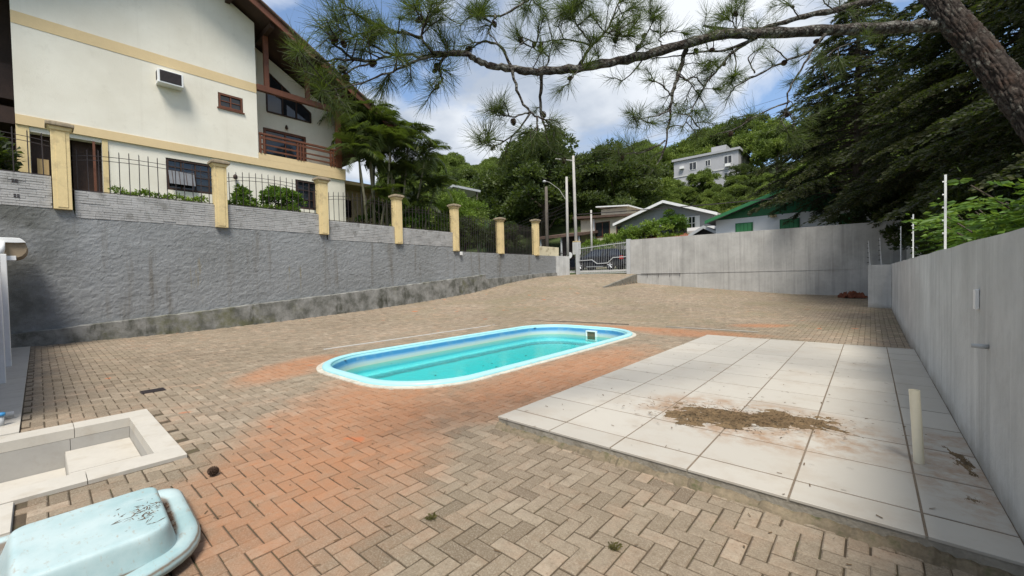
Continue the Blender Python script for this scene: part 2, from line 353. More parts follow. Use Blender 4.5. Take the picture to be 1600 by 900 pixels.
# ------------------------------------------------------------------ ground
def vnoise(x, y, s, seed):
    r = np.random.default_rng(seed); tab = r.random((64, 64)); X, Y = x*s, y*s
    i, j = np.floor(X).astype(int), np.floor(Y).astype(int); a, b = X-i, Y-j; a = a*a*(3-2*a); b = b*b*(3-2*b)
    q = lambda i, j: tab[i % 64, j % 64]
    return q(i, j)*(1-a)*(1-b)+q(i+1, j)*a*(1-b)+q(i, j+1)*(1-a)*b+q(i+1, j+1)*a*b
GX = np.array([-16.1, -13.7, -11.3, -9, -6, -3, .6]); GY = np.array([-3, 3, 6, 9, 12, 15, 18, 21, 25.2])
GZ = np.array([[0, 0, 0, 0, 0, 0, 0], [.02, .01, 0, 0, 0, 0, 0], [.12, .08, .03, 0, 0, 0, 0], [.27, .18, .08, 0, 0, 0, 0], [.48, .36, .20, .06, .02, 0, 0],
               [.75, .60, .40, .22, .12, .05, .02], [1.20, .95, .63, .40, .25, .14, .05], [1.53, 1.25, .85, .60, .40, .24, .10], [1.66, 1.66, 1.02, .83, .60, .38, .30]])
GZ2 = GZ.copy(); GZ2[-1, 2] = 1.60
def yard_z(x, y):
    x = np.asarray(x, float); y = np.asarray(y, float)
    xc = np.clip(x, GX[0], GX[-1]); yc = np.clip(y, GY[0], GY[-1])
    i = np.clip(np.searchsorted(GX, xc)-1, 0, len(GX)-2); j = np.clip(np.searchsorted(GY, yc)-1, 0, len(GY)-2)
    a = (xc-GX[i])/(GX[i+1]-GX[i]); b = (yc-GY[j])/(GY[j+1]-GY[j])
    ramp = x < -11.35
    def f(Z): return (Z[j, i]*(1-a)*(1-b)+Z[j, i+1]*a*(1-b)+Z[j+1, i]*(1-a)*b+Z[j+1, i+1]*a*b)
    return np.where(ramp, f(GZ2), f(GZ))
def land_z(x, y):
    """height of the land outside the yard"""
    x = np.asarray(x, float); y = np.asarray(y, float)
    z = np.where(y > 27.0, 1.93, 1.62+(np.clip(y, 25, 27)-25)*.155)
    z = np.where(y > 33.2, 2.05+(y-33.2)*.06, z)
    z = z+np.clip(y-42, 0, 68)*.285 - np.clip(y-112, 0, 400)*.10
    z = z+np.where(y > 30, np.clip(-x-42, 0, 90)*.17*np.clip((y-30)/30, 0, 1), 0)
    z = np.where((x < -16.2) & (y < 14.4), 3.80, z)
    z = np.where((x < -16.2) & (y >= 14.4) & (y < 23.4), 2.80, z)
    z = np.where((x > .7) & (y < 25.3), .95, z)
    z = np.where((x > -16.2) & (x < .7) & (y < 25.3), -2.4, z)
    return z
xs = np.unique(np.concatenate([np.linspace(-400, -60, 18), np.linspace(-60, 30, 46), np.linspace(30, 300, 12), [-16.24, -16.16, .66, .74]]))
ys = np.unique(np.concatenate([np.linspace(-200, -20, 8), np.linspace(-20, 60, 41), np.linspace(60, 130, 18), np.linspace(130, 900, 12), [14.36, 14.44, 23.36, 23.44, 25.26, 25.34]]))
XX, YY = np.meshgrid(xs, ys); ZZ = land_z(XX, YY)
nx = len(xs); ii = np.arange((len(ys)-1)*nx).reshape(len(ys)-1, nx)[:, :-1].ravel()
me = np_mesh('ground', np.stack([XX.ravel(), YY.ravel(), ZZ.ravel()], 1), np.stack([ii, ii+1, ii+nx+1, ii+nx], 1), M['grassground'], smooth=False)
tag(link('ground', me), kind='structure')
# street and its pavement beyond the gate
MB().add([(-120, 27.0, 1.95), (60, 27.0, 1.95), (60, 33.0, 1.95), (-120, 33.0, 1.95)], [(0, 1, 2, 3)]).build('street', M['asphalt'], origin=(-30, 30, 1.95), kind='structure')
sw = MB()
sw.add([(-120, 25.42, 1.64), (60, 25.42, 1.64), (60, 26.9, 1.94), (-120, 26.9, 1.94)], [(0, 1, 2, 3)])
sw.build('sidewalk', plain('sidewalk_concrete', (.25, .24, .22), .95, .25, 2, .4, 30), origin=(-30, 26, 1.64), kind='structure')
kb = MB(); kb.box(-120, 60, 33.0, 33.2, 1.90, 2.08); kb.build('kerb', M['pole'], origin=(-30, 33.1, 1.9), kind='structure')

# ------------------------------------------------------------------ pool outline
PCX, PCY, PHX, PHY, PRAD = -6.08, 6.72, 1.76, 3.76, 1.25
def pool_loop(inset, n=14):
    hx, hy, r = PHX-inset, PHY-inset, max(.25, PRAD-inset*.85)
    pts = []
    for cx, cy, a0 in ((hx-r, hy-r, 0), (-hx+r, hy-r, 90), (-hx+r, -hy+r, 180), (hx-r, -hy+r, 270)):
        for k in range(n+1):
            a = math.radians(a0+90*k/n); x, y = cx+r*math.cos(a), cy+r*math.sin(a)
            pts.append((x, y))
    out = []
    m = len(pts)
    for k in range(m):                                 # subdivide the straight runs
        p, q = pts[k], pts[(k+1) % m]; out.append(p)
        L = math.hypot(q[0]-p[0], q[1]-p[1])
        if L > .6:
            for s in range(1, 10): out.append((p[0]+(q[0]-p[0])*s/10, p[1]+(q[1]-p[1])*s/10))
    return [(PCX+x*(1+.03*math.cos(min(1, abs(y)/hy)*math.pi/2)), PCY+y) for x, y in out]
def in_pool(x, y, inset):
    hx, hy, r = PHX-inset, PHY-inset, max(.25, PRAD-inset*.85)
    qx = np.abs(x-PCX)-(hx-r); qy = np.abs(y-PCY)-(hy-r)
    d = np.hypot(np.maximum(qx, 0), np.maximum(qy, 0))+np.minimum(np.maximum(qx, qy), 0)-r
    return d < 0

# ------------------------------------------------------------------ paving: bed and herringbone pavers
PX0, PX1, PY0, PY1 = -16.1, .58, -2.6, 25.2
step = .2
gx = np.concatenate([np.arange(PX0, PX1, step), [PX1]]); gy = np.concatenate([np.arange(PY0, PY1, step), [PY1]])
XX, YY = np.meshgrid(gx, gy); ZZ = yard_z(XX, YY)-.011
nx = len(gx); ii = np.arange((len(gy)-1)*nx).reshape(len(gy)-1, nx)[:, :-1].ravel()
cxm = (XX[:-1, :-1]+XX[1:, 1:]).ravel()/2; cym = (YY[:-1, :-1]+YY[1:, 1:]).ravel()/2
keep = ~in_pool(cxm, cym, .13) & ~((cxm > -6.45) & (cxm < -4.45) & (cym > -1.6) & (cym < .78))
Fq = np.stack([ii, ii+1, ii+nx+1, ii+nx], 1)[keep]
pavement = link('pavement', np_mesh('pavement', np.stack([XX.ravel(), YY.ravel(), ZZ.ravel()], 1), Fq, M['joint']))
tag(pavement, kind='structure')
ORG['pavement'] = np.zeros(3)
W_ = .1
i0, i1 = int(PX0/W_)-3, int(PX1/W_)+3; j0, j1 = int(PY0/W_)-3, int(PY1/W_)+3
I, J = np.meshgrid(np.arange(i0, i1), np.arange(j0, j1)); I = I.ravel(); J = J.ravel(); K = (I-J) % 4
hz = K == 0; vt = K == 2
cx = np.concatenate([(I[hz]+1)*W_, (I[vt]+.5)*W_]); cy = np.concatenate([(J[hz]+.5)*W_, (J[vt])*W_])
hx = np.concatenate([np.full(hz.sum(), .1), np.full(vt.sum(), .05)]); hy = np.concatenate([np.full(hz.sum(), .05), np.full(vt.sum(), .1)])
x0 = np.maximum(cx-hx, PX0); x1 = np.minimum(cx+hx, PX1); y0 = np.maximum(cy-hy, PY0); y1 = np.minimum(cy+hy, PY1)
ok = (x1-x0 > .02) & (y1-y0 > .02)
pm = np.zeros(len(cx), bool)
for fx in (x0, x1):
    for fy in (y0, y1): pm |= in_pool(fx, fy, .16)
ok &= ~pm
ok &= ~((cx > -2.72) & (cx < .58) & (cy > 3.05) & (cy < 9.90))           # under the tiled patio
def cut(ok, ax0, ax1, ay0, ay1):                                          # trim pavers against a rectangle
    global x0, x1, y0, y1
    inside = (cx > ax0) & (cx < ax1) & (cy > ay0) & (cy < ay1)
    ok &= ~inside
    o = ok & (x1 > ax0) & (x0 < ax1) & (y1 > ay0) & (y0 < ay1)
    l = o & (cx <= ax0); x1[l] = ax0
    l = o & (cx >= ax1); x0[l] = ax1
    l = o & (cy <= ay0) & (cx > ax0) & (cx < ax1); y1[l] = ay0
    l = o & (cy >= ay1) & (cx > ax0) & (cx < ax1); y0[l] = ay1
    return ok
ok = cut(ok, -6.48, -4.43, -3, .81)
ok = cut(ok, -16.2, -6.40, -3, -.17)
ok = cut(ok, -4.45, -3.88, -3, -.15)
ok &= ~((cy < -.9) & (cx < -1.2))
ok &= ~((cx < -15.88) & (cy < 17.0)) & ~((np.abs(cx+9.05) < .04) & (cy > 4.05) & (cy < 9.6))
x0, x1, y0, y1, cx, cy, hzv = x0[ok], x1[ok], y0[ok], y1[ok], cx[ok], cy[ok], np.concatenate([np.ones(hz.sum()), np.zeros(vt.sum())])[ok]
n = len(x0)
fwd = -cx*sy_+cy*cy_; rgt = cx*cy_+cy*sy_
u_ = 800+F_PX*rgt/np.maximum(fwd, .1); v_ = 450-PITCH*F_PX+F_PX*EYE/np.maximum(fwd, .1)
seen = (fwd > .5) & (u_ > 0) & (u_ < 1600) & (v_ < 905)
full = (x1-x0 > .045) & (y1-y0 > .045) & (np.abs((x1-x0)*(y1-y0)-.02) < .0005)
hidden = (((u_ < 330) & (v_ > 800)))
rank = np.where(seen & full & ~hidden, fwd, 1e9)
single = np.zeros(n, bool); single[np.argsort(rank)[:300]] = True
tint = np.clip(.5+rng.normal(0, .21, n)+.16*np.sin(cx*.9+1)*np.sin(cy*.7), 0, 1)
def paver_geo(x0, x1, y0, y1, zc, tilt, jz):
    """top with a chamfer and sunk sides for arrays of pavers"""
    n = len(x0); g = .0028+rng.uniform(0, .0022, (n, 4)); ch = .007
    V = np.zeros((n, 12, 3), np.float32)
    xa, xb, ya, yb = x0+g[:, 0], x1-g[:, 1], y0+g[:, 2], y1-g[:, 3]
    skew = rng.normal(0, .0012, (n, 2))
    c4 = [(xa, ya), (xb, ya), (xb, yb), (xa, yb)]; s4 = [(1, 1), (-1, 1), (-1, -1), (1, -1)]
    for k in range(4):
        X, Y = c4[k]; zz = zc(X, Y)+jz+tilt[:, 0]*(X-(x0+x1)/2)+tilt[:, 1]*(Y-(y0+y1)/2)
        V[:, k] = np.stack([X+skew[:, 0], Y+skew[:, 1], zz-.05], 1)
        V[:, 4+k] = np.stack([X+skew[:, 0], Y+skew[:, 1], zz-ch*.8], 1)
        V[:, 8+k] = np.stack([X+skew[:, 0]+s4[k][0]*ch, Y+skew[:, 1]+s4[k][1]*ch, zz], 1)
    f = []
    for k in range(4):
        k2 = (k+1) % 4; f.append((k, k2, 4+k2, 4+k)); f.append((4+k, 4+k2, 8+k2, 8+k))
    f.append((8, 9, 10, 11))
    Fq = (np.array(f)[None]+(np.arange(n)*12)[:, None, None]).reshape(-1, 4)
    return V.reshape(-1, 3), Fq
r_ = ~single
tl = rng.normal(0, .008, (r_.sum(), 2)); jz = rng.normal(0, .0012, r_.sum())
V, Fq = paver_geo(x0[r_], x1[r_], y0[r_], y1[r_], yard_z, tl, jz)
rest = link('pavers', np_mesh('pavers', V, Fq, M['paver'], tint=np.repeat(tint[r_], 12)), pavement); tag(rest, kind='stuff')
one = []
for k in range(24):
    z0 = lambda X, Y: np.zeros_like(X)
    h = np.array([.1 if k % 2 == 0 else .05]); w = np.array([.05 if k % 2 == 0 else .1])
    V, Fq = paver_geo(-h, h, -w, w, z0, rng.normal(0, .008, (1, 2)), np.zeros(1))
    tv = (k//2+.5)/12
    one.append(np_mesh('paver', V, Fq, M['paver'], tint=np.full(12, tv)))
for k in np.where(single)[0]:
    a = min(11, int(tint[k]*12)); me = one[a*2+(0 if hzv[k] > .5 else 1)]
    link('paver', me, pavement, (float(cx[k]), float(cy[k]), float(yard_z(cx[k], cy[k])+rng.normal(0, .0012))))

# a long strip of concrete and a lying rod behind the pool, an iron grate
zs = lambda x, y: float(yard_z(x, y))
Bx(-9.10, -9.00, 4.06, 9.55, -.05, .006).build('drain_strip', M['pole'], label='long narrow concrete drain strip beside the pool edge', cat='drain', bevel=.004)
MB().tube([(-4.35, 11.55, .03), (-3.2, 11.62, .028), (-2.1, 11.66, .026)], .010, 8).build('plastic_rod', M['pole'], label='thin white plastic pipe lying on the paving behind the patio', cat='pipe', smooth=True)
MB().tube([(-8.6, 10.9, .03), (-7.2, 11.2, .045), (-6.2, 11.35, .045), (-5.4, 11.45, .035)], .012, 8).build('plastic_rod', M['poledark'], label='thin dark hose lying on the paving behind the pool', cat='hose', smooth=True)
gr = empty('drain_grate', (-7.58, 1.01, .0), 'small dark iron drain grate set in the paving', 'grate')
Bx(-7.68, -7.48, .88, 1.14, -.02, .006).build('frame', M['iron'], gr)
for k in range(6):
    Bx(-7.67+k*.033, -7.655+k*.033, .89, 1.13, .006, .012).build('grate_bar', M['iron'], gr)

# ------------------------------------------------------------------ tiled patio
pb = MB(); pb.box(-2.80, .58, 2.98, 9.97, -.06, .0965); pb.m = [0, 1, 0, 0, 0, 0]
patio = pb.build('patio', [plain('patio_screed', (.27, .245, .20), .95, .3, 5, .6, 40, dirt=(.12, .10, .06), dirt_amt=.7), plain('joint_soil', (.16, .125, .09), .95, .3, 5, .4, 60)], origin=(-1.1, 6.4, -.06), kind='structure')
tx = [-2.815, -2.18, -1.58, -.98, -.38, .22, .58]; ty = [2.965, 3.25]+[3.25+.6*k for k in range(1, 12)]
ty = [t for t in ty if t < 9.9]+[9.98]
for a in range(len(tx)-1):
    for b in range(len(ty)-1):
        w, d = tx[a+1]-tx[a]-.012, ty[b+1]-ty[b]-.018
        if d < .05: continue
        tvs = float(rng.uniform(0, 1)); tz = [.1005+float(rng.normal(0, .0008)) for _ in range(4)]
        X0, X1, Y0, Y1 = tx[a]+.0065, tx[a]+.0065+w, ty[b]+.009, ty[b]+.009+d
        mb = MB(); e = .002
        mb.add([(X0, Y0, .084), (X1, Y0, .084), (X1, Y1, .084), (X0, Y1, .084), (X0, Y0, tz[0]-e), (X1, Y0, tz[1]-e), (X1, Y1, tz[2]-e), (X0, Y1, tz[3]-e),
                (X0+e, Y0+e, tz[0]), (X1-e, Y0+e, tz[1]), (X1-e, Y1-e, tz[2]), (X0+e, Y1-e, tz[3])],
               [(k, (k+1) % 4, 4+(k+1) % 4, 4+k) for k in range(4)]+[(4+k, 4+(k+1) % 4, 8+(k+1) % 4, 8+k) for k in range(4)]+[(8, 9, 10, 11)])
        o = mb.build('tile', M['tile'], patio)
        at = o.data.attributes.new('tint', 'FLOAT', 'POINT'); at.data.foreach_set('value', [tvs]*12)
# broken mortar edge under the front tiles
mb = MB()
V = []; nn = 260
for k in range(nn):
    x = -2.8+3.37*k/(nn-1); r = .02+.035*vnoise(np.array(x), np.array(0.), 9, 5)+.02*vnoise(np.array(x), np.array(0.), 31, 6); h = .004+.03*vnoise(np.array(x), np.array(3.), 5, 8)+.02*vnoise(np.array(x), np.array(0.), 37, 9)
    V += [(x, 2.975-r-.03, -.02), (x, 2.975-r, h*.55), (x, 2.975-r*.5, h), (x, 2.985, h+.004)]
mb.add(V, [(4*k+q, 4*k+4+q, 4*k+5+q, 4*k+1+q) for k in range(nn-1) for q in range(3)])
mb.build('mortar_edge', plain('mud_mortar', (.165, .132, .088), .95, .4, 6, .6, 40, dirt=(.06, .065, .025), dirt_amt=.8), patio)

# ------------------------------------------------------------------ swimming pool
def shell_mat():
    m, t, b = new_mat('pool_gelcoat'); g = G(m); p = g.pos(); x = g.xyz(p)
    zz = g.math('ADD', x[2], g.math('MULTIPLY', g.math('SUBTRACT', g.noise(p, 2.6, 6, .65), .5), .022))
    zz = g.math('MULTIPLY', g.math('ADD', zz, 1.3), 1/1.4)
    c = g.ramp(zz, [(0, (.05, .52, .54)), (.597, (.05, .52, .54)), (.606, (.02, .20, .21)), (.648, (.03, .29, .30)), (.660, (.17, .62, .60)), (.676, (.14, .55, .54)), (.70, (.06, .40, .42)), (.745, (.16, .42, .40)), (.785, (.36, .46, .38)), (.83, (.34, .46, .50)), (.86, (.12, .30, .52)), (.875, (.05, .22, .42)), (.915, (.05, .22, .42)), (.93, (.38, .68, .72)), (1, (.40, .70, .73))])  # dark stops between floor and bench paint that side's shade into the colour
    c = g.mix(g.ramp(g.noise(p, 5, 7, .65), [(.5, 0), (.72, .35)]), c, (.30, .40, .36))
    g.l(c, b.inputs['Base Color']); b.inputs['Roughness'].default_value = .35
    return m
M['rim'] = plain('pool_rim_gelcoat', (.32, .61, .66), .3, .06, 2, .03, 50, spec=.45, dirt=(.34, .46, .42), dirt_amt=.75)
pool = empty('swimming_pool', (PCX, PCY, 0), 'turquoise fibreglass swimming pool with rounded corners, partly filled', 'pool')
def loops_mesh(specs):
    mb = MB(); L = [pool_loop(i) for i, z in specs]; n = len(L[0]); V = [(x, y, specs[k][1]) for k in range(len(specs)) for x, y in L[k]]
    Fs = [(k*n+j, k*n+(j+1) % n, (k+1)*n+(j+1) % n, (k+1)*n+j) for k in range(len(specs)-1) for j in range(n)]
    return mb, V, Fs, n
mb, V, Fs, n_ = loops_mesh([(-.02, -.03), (-.012, .012), (.072, .016), (.08, -.02)])
mb.add(V, Fs); mb.build('edge_band', plain('cream_mortar_band', (.46, .43, .36), .85, .2, 5, .3, 40, dirt=(.25, .2, .13), dirt_amt=.7), pool, smooth=False)
mb, V, Fs, n_ = loops_mesh([(.07, -.03), (.07, .030), (.078, .046), (.10, .060), (.15, .064), (.185, .060), (.203, .050), (.21, .030), (.20, .02)])
mb.add(V, Fs); mb.build('rim', M['rim'], pool, smooth=True)
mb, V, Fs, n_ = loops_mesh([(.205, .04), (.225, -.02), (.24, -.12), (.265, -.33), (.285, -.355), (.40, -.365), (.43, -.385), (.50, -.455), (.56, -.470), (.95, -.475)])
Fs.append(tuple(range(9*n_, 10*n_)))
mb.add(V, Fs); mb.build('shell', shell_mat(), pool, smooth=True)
m, t, b = new_mat('pool_water'); g = G(m)
fr = g.n('ShaderNodeFresnel'); fr.inputs['IOR'].default_value = 1.33
gl = g.n('ShaderNodeBsdfGlossy'); gl.inputs['Roughness'].default_value = .02; tr = g.n('ShaderNodeBsdfTransparent'); tr.inputs[0].default_value = (.64, .95, .94, 1)
bn = g.bump(g.noise(g.sc(g.pos(), 1, 1.6, 1), 5, 4), .30, .02); g.l(bn, gl.inputs['Normal']); g.l(bn, fr.inputs['Normal'])
mx = g.n('ShaderNodeMixShader'); g.l(fr.outputs[0], mx.inputs[0]); g.l(tr.outputs[0], mx.inputs[1]); g.l(gl.outputs[0], mx.inputs[2]); g.l(mx.outputs[0], t.nodes['Material Output'].inputs[0])
WZ = -.21
lp = pool_loop(.246); MB().add([(x, y, WZ) for x, y in lp], [tuple(range(len(lp)))]).build('water', m, pool)
sk = MB()
yk = PCY+PHY-.262
for a, b_, c, d in ((-.17, .17, -.08, -.05), (-.17, .17, -.33, -.30), (-.17, -.13, -.30, -.08), (.13, .17, -.30, -.08)):
    sk.box(-5.95+a, -5.95+b_, yk-.03, yk+.04, c, d)
so = sk.build('skimmer', M['white'], pool)
Bx(-6.08, -5.82, yk-.005, yk+.03, -.30, -.08).build('opening', plain('skimmer_opening', (.13, .10, .06), .8), so)
lf = MB()
for k in range(34):
    a, q = rng.uniform(-1.0, 1.0), rng.uniform(-3.0, 2.6); s = rng.uniform(.02, .06); an = rng.uniform(0, 6.28)
    x, y, z = PCX+a*.75+.15, PCY+q, -.468
    ca, sa = math.cos(an)*s, math.sin(an)*s
    lf.add([(x-ca, y-sa, z), (x+sa*.4, y-ca*.4, z+.006), (x+ca, y+sa, z), (x-sa*.4, y+ca*.4, z+.006)], [(0, 1, 2, 3)])
for k in range(46):
    a, q = rng.uniform(-1.35, 1.35), rng.uniform(-3.3, 3.3)
    x, y, z = PCX+a, PCY+q, WZ+.004
    if not bool(in_pool(np.array(x), np.array(y), .32)): continue
    s = rng.uniform(.008, .03); an = rng.uniform(0, 6.28); ca, sa = math.cos(an)*s, math.sin(an)*s
    lf.add([(x-ca, y-sa, z), (x+sa*.3, y-ca*.3, z+.002), (x+ca, y+sa, z), (x-sa*.3, y+ca*.3, z+.002)], [(0, 1, 2, 3)])
lf.build('leaf_litter', plain('wet_leaves', (.02, .03, .02), .8), label='dark leaves scattered on the pool water and floor', cat='leaves', kind='stuff')

# ------------------------------------------------------------------ heap of soil on the patio, weeds, cones
mud = plain('loose_soil', (.14, .095, .05), .98, .45, 9, .9, 60, dirt=(.045, .035, .02), dirt_amt=.9)
def heap(name, cx, cy, ax, ay, h, label, rot=0, zb=.1, mat=mud, n=64):
    V = []; xs_ = np.linspace(-1, 1, n)
    X, Y = np.meshgrid(xs_, xs_); r = np.hypot(X, Y*(1+.25*np.sin(3*X)))+rng.normal(0, .05, X.shape)+.12*np.sin(5*np.arctan2(Y, X)+1)
    vn = vnoise(X+cx, Y+cy, 4, 11)+.5*vnoise(X+cx, Y, 11, 12); Z = h*np.clip(1-r-.75*(vn-.55), 0, 1)**.6*(.45+.75*rng.random(X.shape))-.003
    ca, sa = math.cos(rot), math.sin(rot); x = X*ax; y = Y*ay
    Vv = np.stack([(x*ca-y*sa).ravel(), (x*sa+y*ca).ravel(), Z.ravel()], 1)
    i = np.arange((n-1)*n).reshape(n-1, n)[:, :-1].ravel(); Fq = np.stack([i, i+1, i+n+1, i+n], 1)
    Fq = Fq[(Z.ravel()[Fq].max(1) > 0)]
    o = link(name, np_mesh(name, Vv, Fq, mat, smooth=False), None, (cx, cy, zb)); return tag(o, label, 'soil', kind='stuff')
heap('soil', -1.25, 4.18, .36, .34, .026, 'brown soil and pine litter heaped on the patio tiles', .2)
heap('soil', -.90, 4.30, .44, .28, .03, 'brown soil and pine litter heaped on the patio tiles', .35)
heap('soil', -.50, 4.58, .40, .30, .026, 'brown soil and pine litter heaped on the patio tiles', .3)
heap('soil', .50, 4.3, .07, .30, .010, 'thin reddish silt washed against the right wall foot', .15)
heap('soil', .46, 3.62, .06, .10, .006, 'damp brown silt patch at the right wall foot', .1)
heap('soil', -.6, 24.2, .55, .5, .28, 'red earth piled in the shaded far corner', .0, .30, plain('red_earth', (.16, .055, .03), .98, .4, 5, .8, 30))
litter = MB()
for k in range(1500):
    if k < 900: x, y = -.9+rng.normal(0, .42), 4.33+rng.normal(0, .17); z = .103; y += (x+.9)*.3
    else:
        x, y = rng.uniform(-7, .3), rng.uniform(.6, 9); z = .004
        if -2.85 < x < .58 and y > 2.95: z = .103
        if bool(in_pool(np.array(x), np.array(y), -.05)) or (x < -4.4 and y < .85): continue
    if x > .55: continue
    an = rng.uniform(0, 6.28); s = rng.uniform(.005, .024) if k < 900 else rng.uniform(.005, .022); w = rng.uniform(.0015, .004)
    if z > .1 and k < 900: z += max(0, .04-.05*abs(y-4.33))
    ca, sa = math.cos(an), math.sin(an)
    litter.add([(x-ca*s-sa*w, y-sa*s+ca*w, z+.002), (x-ca*s+sa*w, y-sa*s-ca*w, z+.003), (x+ca*s+sa*w, y+sa*s-ca*w, z+.006), (x+ca*s-sa*w, y+sa*s+ca*w, z+.004)], [(0, 1, 2, 3)])
litter.build('needle_litter', plain('dry_needles', (.10, .062, .03), .95, .4, 20), label='dry pine needles and twigs strewn over patio and paving', cat='litter', kind='stuff', origin=(-1, 4, 0))
grass = leafmat('weed_blades', [(0, (.07, .06, .02)), (1, (.19, .16, .07))], .7, .3)
for (x, y, lab) in ((-1.05, 2.0, 'small green weed in a paver joint mid foreground'), (.02, 2.52, 'dry tuft of grass on the pavers before the patio front edge'), (-2.05, 1.55, 'small dry weed in a joint beside an orange soil spot')):
    mb = MB(); tv = []
    for k in range(60):
        an = rng.uniform(0, 6.28); L = rng.uniform(.012, .036); q = rng.normal(0, .010, 2); lean = rng.uniform(.4, 1.5)
        d = Vector((math.cos(an), math.sin(an), 0)); s = Vector((-d.y, d.x, 0))*.002; b0 = Vector((x+q[0], y+q[1], .002))
        mb.add([b0-s, b0+s, b0+d*L*lean*.6+Vector((0, 0, L*.7)), b0+d*L*lean+Vector((0, 0, L*.5))], [(0, 1, 2, 3)])
    o = mb.build('weed', grass, label=lab, cat='weed')
    at = o.data.attributes.new('tint', 'FLOAT', 'POINT'); at.data.foreach_set('value', np.repeat(rng.random(60), 4).astype(np.float32))
cone_mat = plain('cone_scales', (.055, .032, .02), .9, .4, 20, .5, 80)
def cone_mesh():
    mb = MB(); k = 0
    for i in range(9):
        t = i/8; r = .026*math.sin(math.pi*(.18+.78*t))**.8; z = .07*t
        for j in range(8):
            a = 2*math.pi*(j+.5*(i % 2))/8; d = Vector((math.cos(a), math.sin(a), 0)); s = Vector((-d.y, d.x, 0))
            c0 = d*r*.3+Vector((0, 0, z)); tip = d*(r+.009)+Vector((0, 0, z+.006))
            mb.add([c0-s*.003, c0+s*.003, tip+s*.008, tip-s*.008, tip+Vector((0, 0, -.006))-d*.003], [(0, 1, 2, 3), (3, 2, 4), (1, 0, 4), (0, 3, 4), (2, 1, 4)])
    mb.lathe([(.004, 0), (.018, .02), (.016, .05), (.003, .075)], (0, 0, 0), 8)
    me = bpy.data.meshes.new('cone'); me.from_pydata(mb.v, [], mb.f); me.materials.append(cone_mat); return me
CONE = cone_mesh()
tag(link('pine_cone', CONE, None, (-3.84, .87, .026), (1.2, .3, .4)), 'fallen brown pine cone on the paving by the tiled basin', 'cone')

# cream pipe stub
pp = MB(); pp.tube([(.262, 4.09, .10), (.250, 4.085, .36), (.236, 4.08, .62)], .030, 20, 0, False); pp.tube([(.236, 4.08, .62), (.250, 4.085, .36)], .026, 20, 0, False)
pp.add([(.236+.03*math.cos(a), 4.08+.03*math.sin(a), .62) for a in np.linspace(0, 2*math.pi, 20, False)]+[(.236+.026*math.cos(a), 4.08+.026*math.sin(a), .62) for a in np.linspace(0, 2*math.pi, 20, False)],
       [(k, (k+1) % 20, 20+(k+1) % 20, 20+k) for k in range(20)])
pp.build('pipe_stub', M['pvc'], smooth=True, label='upright cream plastic pipe stub rising from the patio', cat='pipe')

# ------------------------------------------------------------------ walls
def grid_wall(name, axis, const, a0, a1, zb, zt, thick, mat, step=.1, amp=.004, parent=None, face=1):
    """a rendered wall whose face waves a little; zb, zt functions of the run"""
    na = max(2, int((a1-a0)/step)); A = np.linspace(a0, a1, na); nz = 26
    T = np.linspace(0, 1, nz); AA, TT = np.meshgrid(A, T)
    zbv = np.array([zb(a) for a in A]); ztv = np.array([zt(a) for a in A]); Z = zbv[None]*(1-TT)+ztv[None]*TT
    D = amp*(np.sin(AA*1.7+1)*np.sin(Z*2.1)+.5*np.sin(AA*5.3)*np.sin(Z*3.7+2))+rng.normal(0, amp*.12, AA.shape)
    if axis == 'x': Vf = np.stack([const+face*D, AA, Z], 2)
    else: Vf = np.stack([AA, const+face*D, Z], 2)
    V = Vf.reshape(-1, 3).tolist(); ii = np.arange((nz-1)*na).reshape(nz-1, na)[:, :-1].ravel()
    Fs = np.stack([ii, ii+1, ii+na+1, ii+na], 1).tolist()
    b = len(V)
    for r in (Vf[0], Vf[-1]):
        for p in r:
            q = p.copy(); q[0 if axis == 'x' else 1] = const-face*thick; V.append(q.tolist())
    t0 = (nz-1)*na
    for k in range(na-1): Fs.append([t0+k, t0+k+1, b+na+k+1, b+na+k]); Fs.append([b+k, b+k+1, b+na+k+1, b+na+k])
    cb = [0, b, b+na]; L = [k*na for k in range(nz)]; R = [k*na+na-1 for k in range(nz)]
    Fs.append(L+[b+na, b]); Fs.append(R+[b+2*na-1, b+na-1])
    mb = MB(); mb.add(V, Fs)
    return mb.build(name, mat, parent, smooth=False)
rw = grid_wall('boundary_wall', 'x', .58, -2.6, 20.5, lambda a: -.05, lambda a: 1.672+.0025*a+(.004*math.sin(a*3)), .15, M['cement'], face=-1)
tag(rw, 'long low grey rendered wall along the right of the patio', 'wall')
MB().box(-.07, .579, 20.42, 20.57, -.05, 1.70).build('boundary_wall', M['cement'], bevel=.006, label='short grey return wall at the far end of the low right wall', cat='wall')
MB().box(-.07, .08, 20.571, 25.19, -.05, 1.70).build('boundary_wall', M['cement'], bevel=.006, label='low grey wall side behind the return wall in the dark corner', cat='wall')
bw = grid_wall('boundary_wall', 'y', 25.2, -11.72, 1.2, lambda a: yard_z(a, 25.1)-.1 if a > -11.3 else .9, lambda a: 3.80-.008*(a+11), .18, M['cement_back'], face=-1)
tag(bw, 'tall grey cement wall closing the far side of the yard', 'wall')
# formwork joint of the tall wall
for xa, xb in ((-11.6, -9.0), (-9.0, -6.4), (-6.4, -3.8), (-3.8, -1.2), (-1.2, .9)):
    Bx(xa+.004, xb-.004, 25.182, 25.194, 1.575, 1.59).build('joint_ridge', M['cement_back'], bw)
bar = MB(); bar.tube([(-11.0, 25.16, 1.60), (-9.8, 25.16, 1.585), (-8.55, 25.16, 1.57)], .012, 6)
for x in (-10.6, -9.9, -9.2, -8.6): bar.tube([(x, 25.17, 1.58), (x+.02, 25.15, 1.36)], .010, 6)
bar.build('reinforcing_bar', M['iron'], label='rusty bent steel bars sticking out along the tall wall', cat='bar')
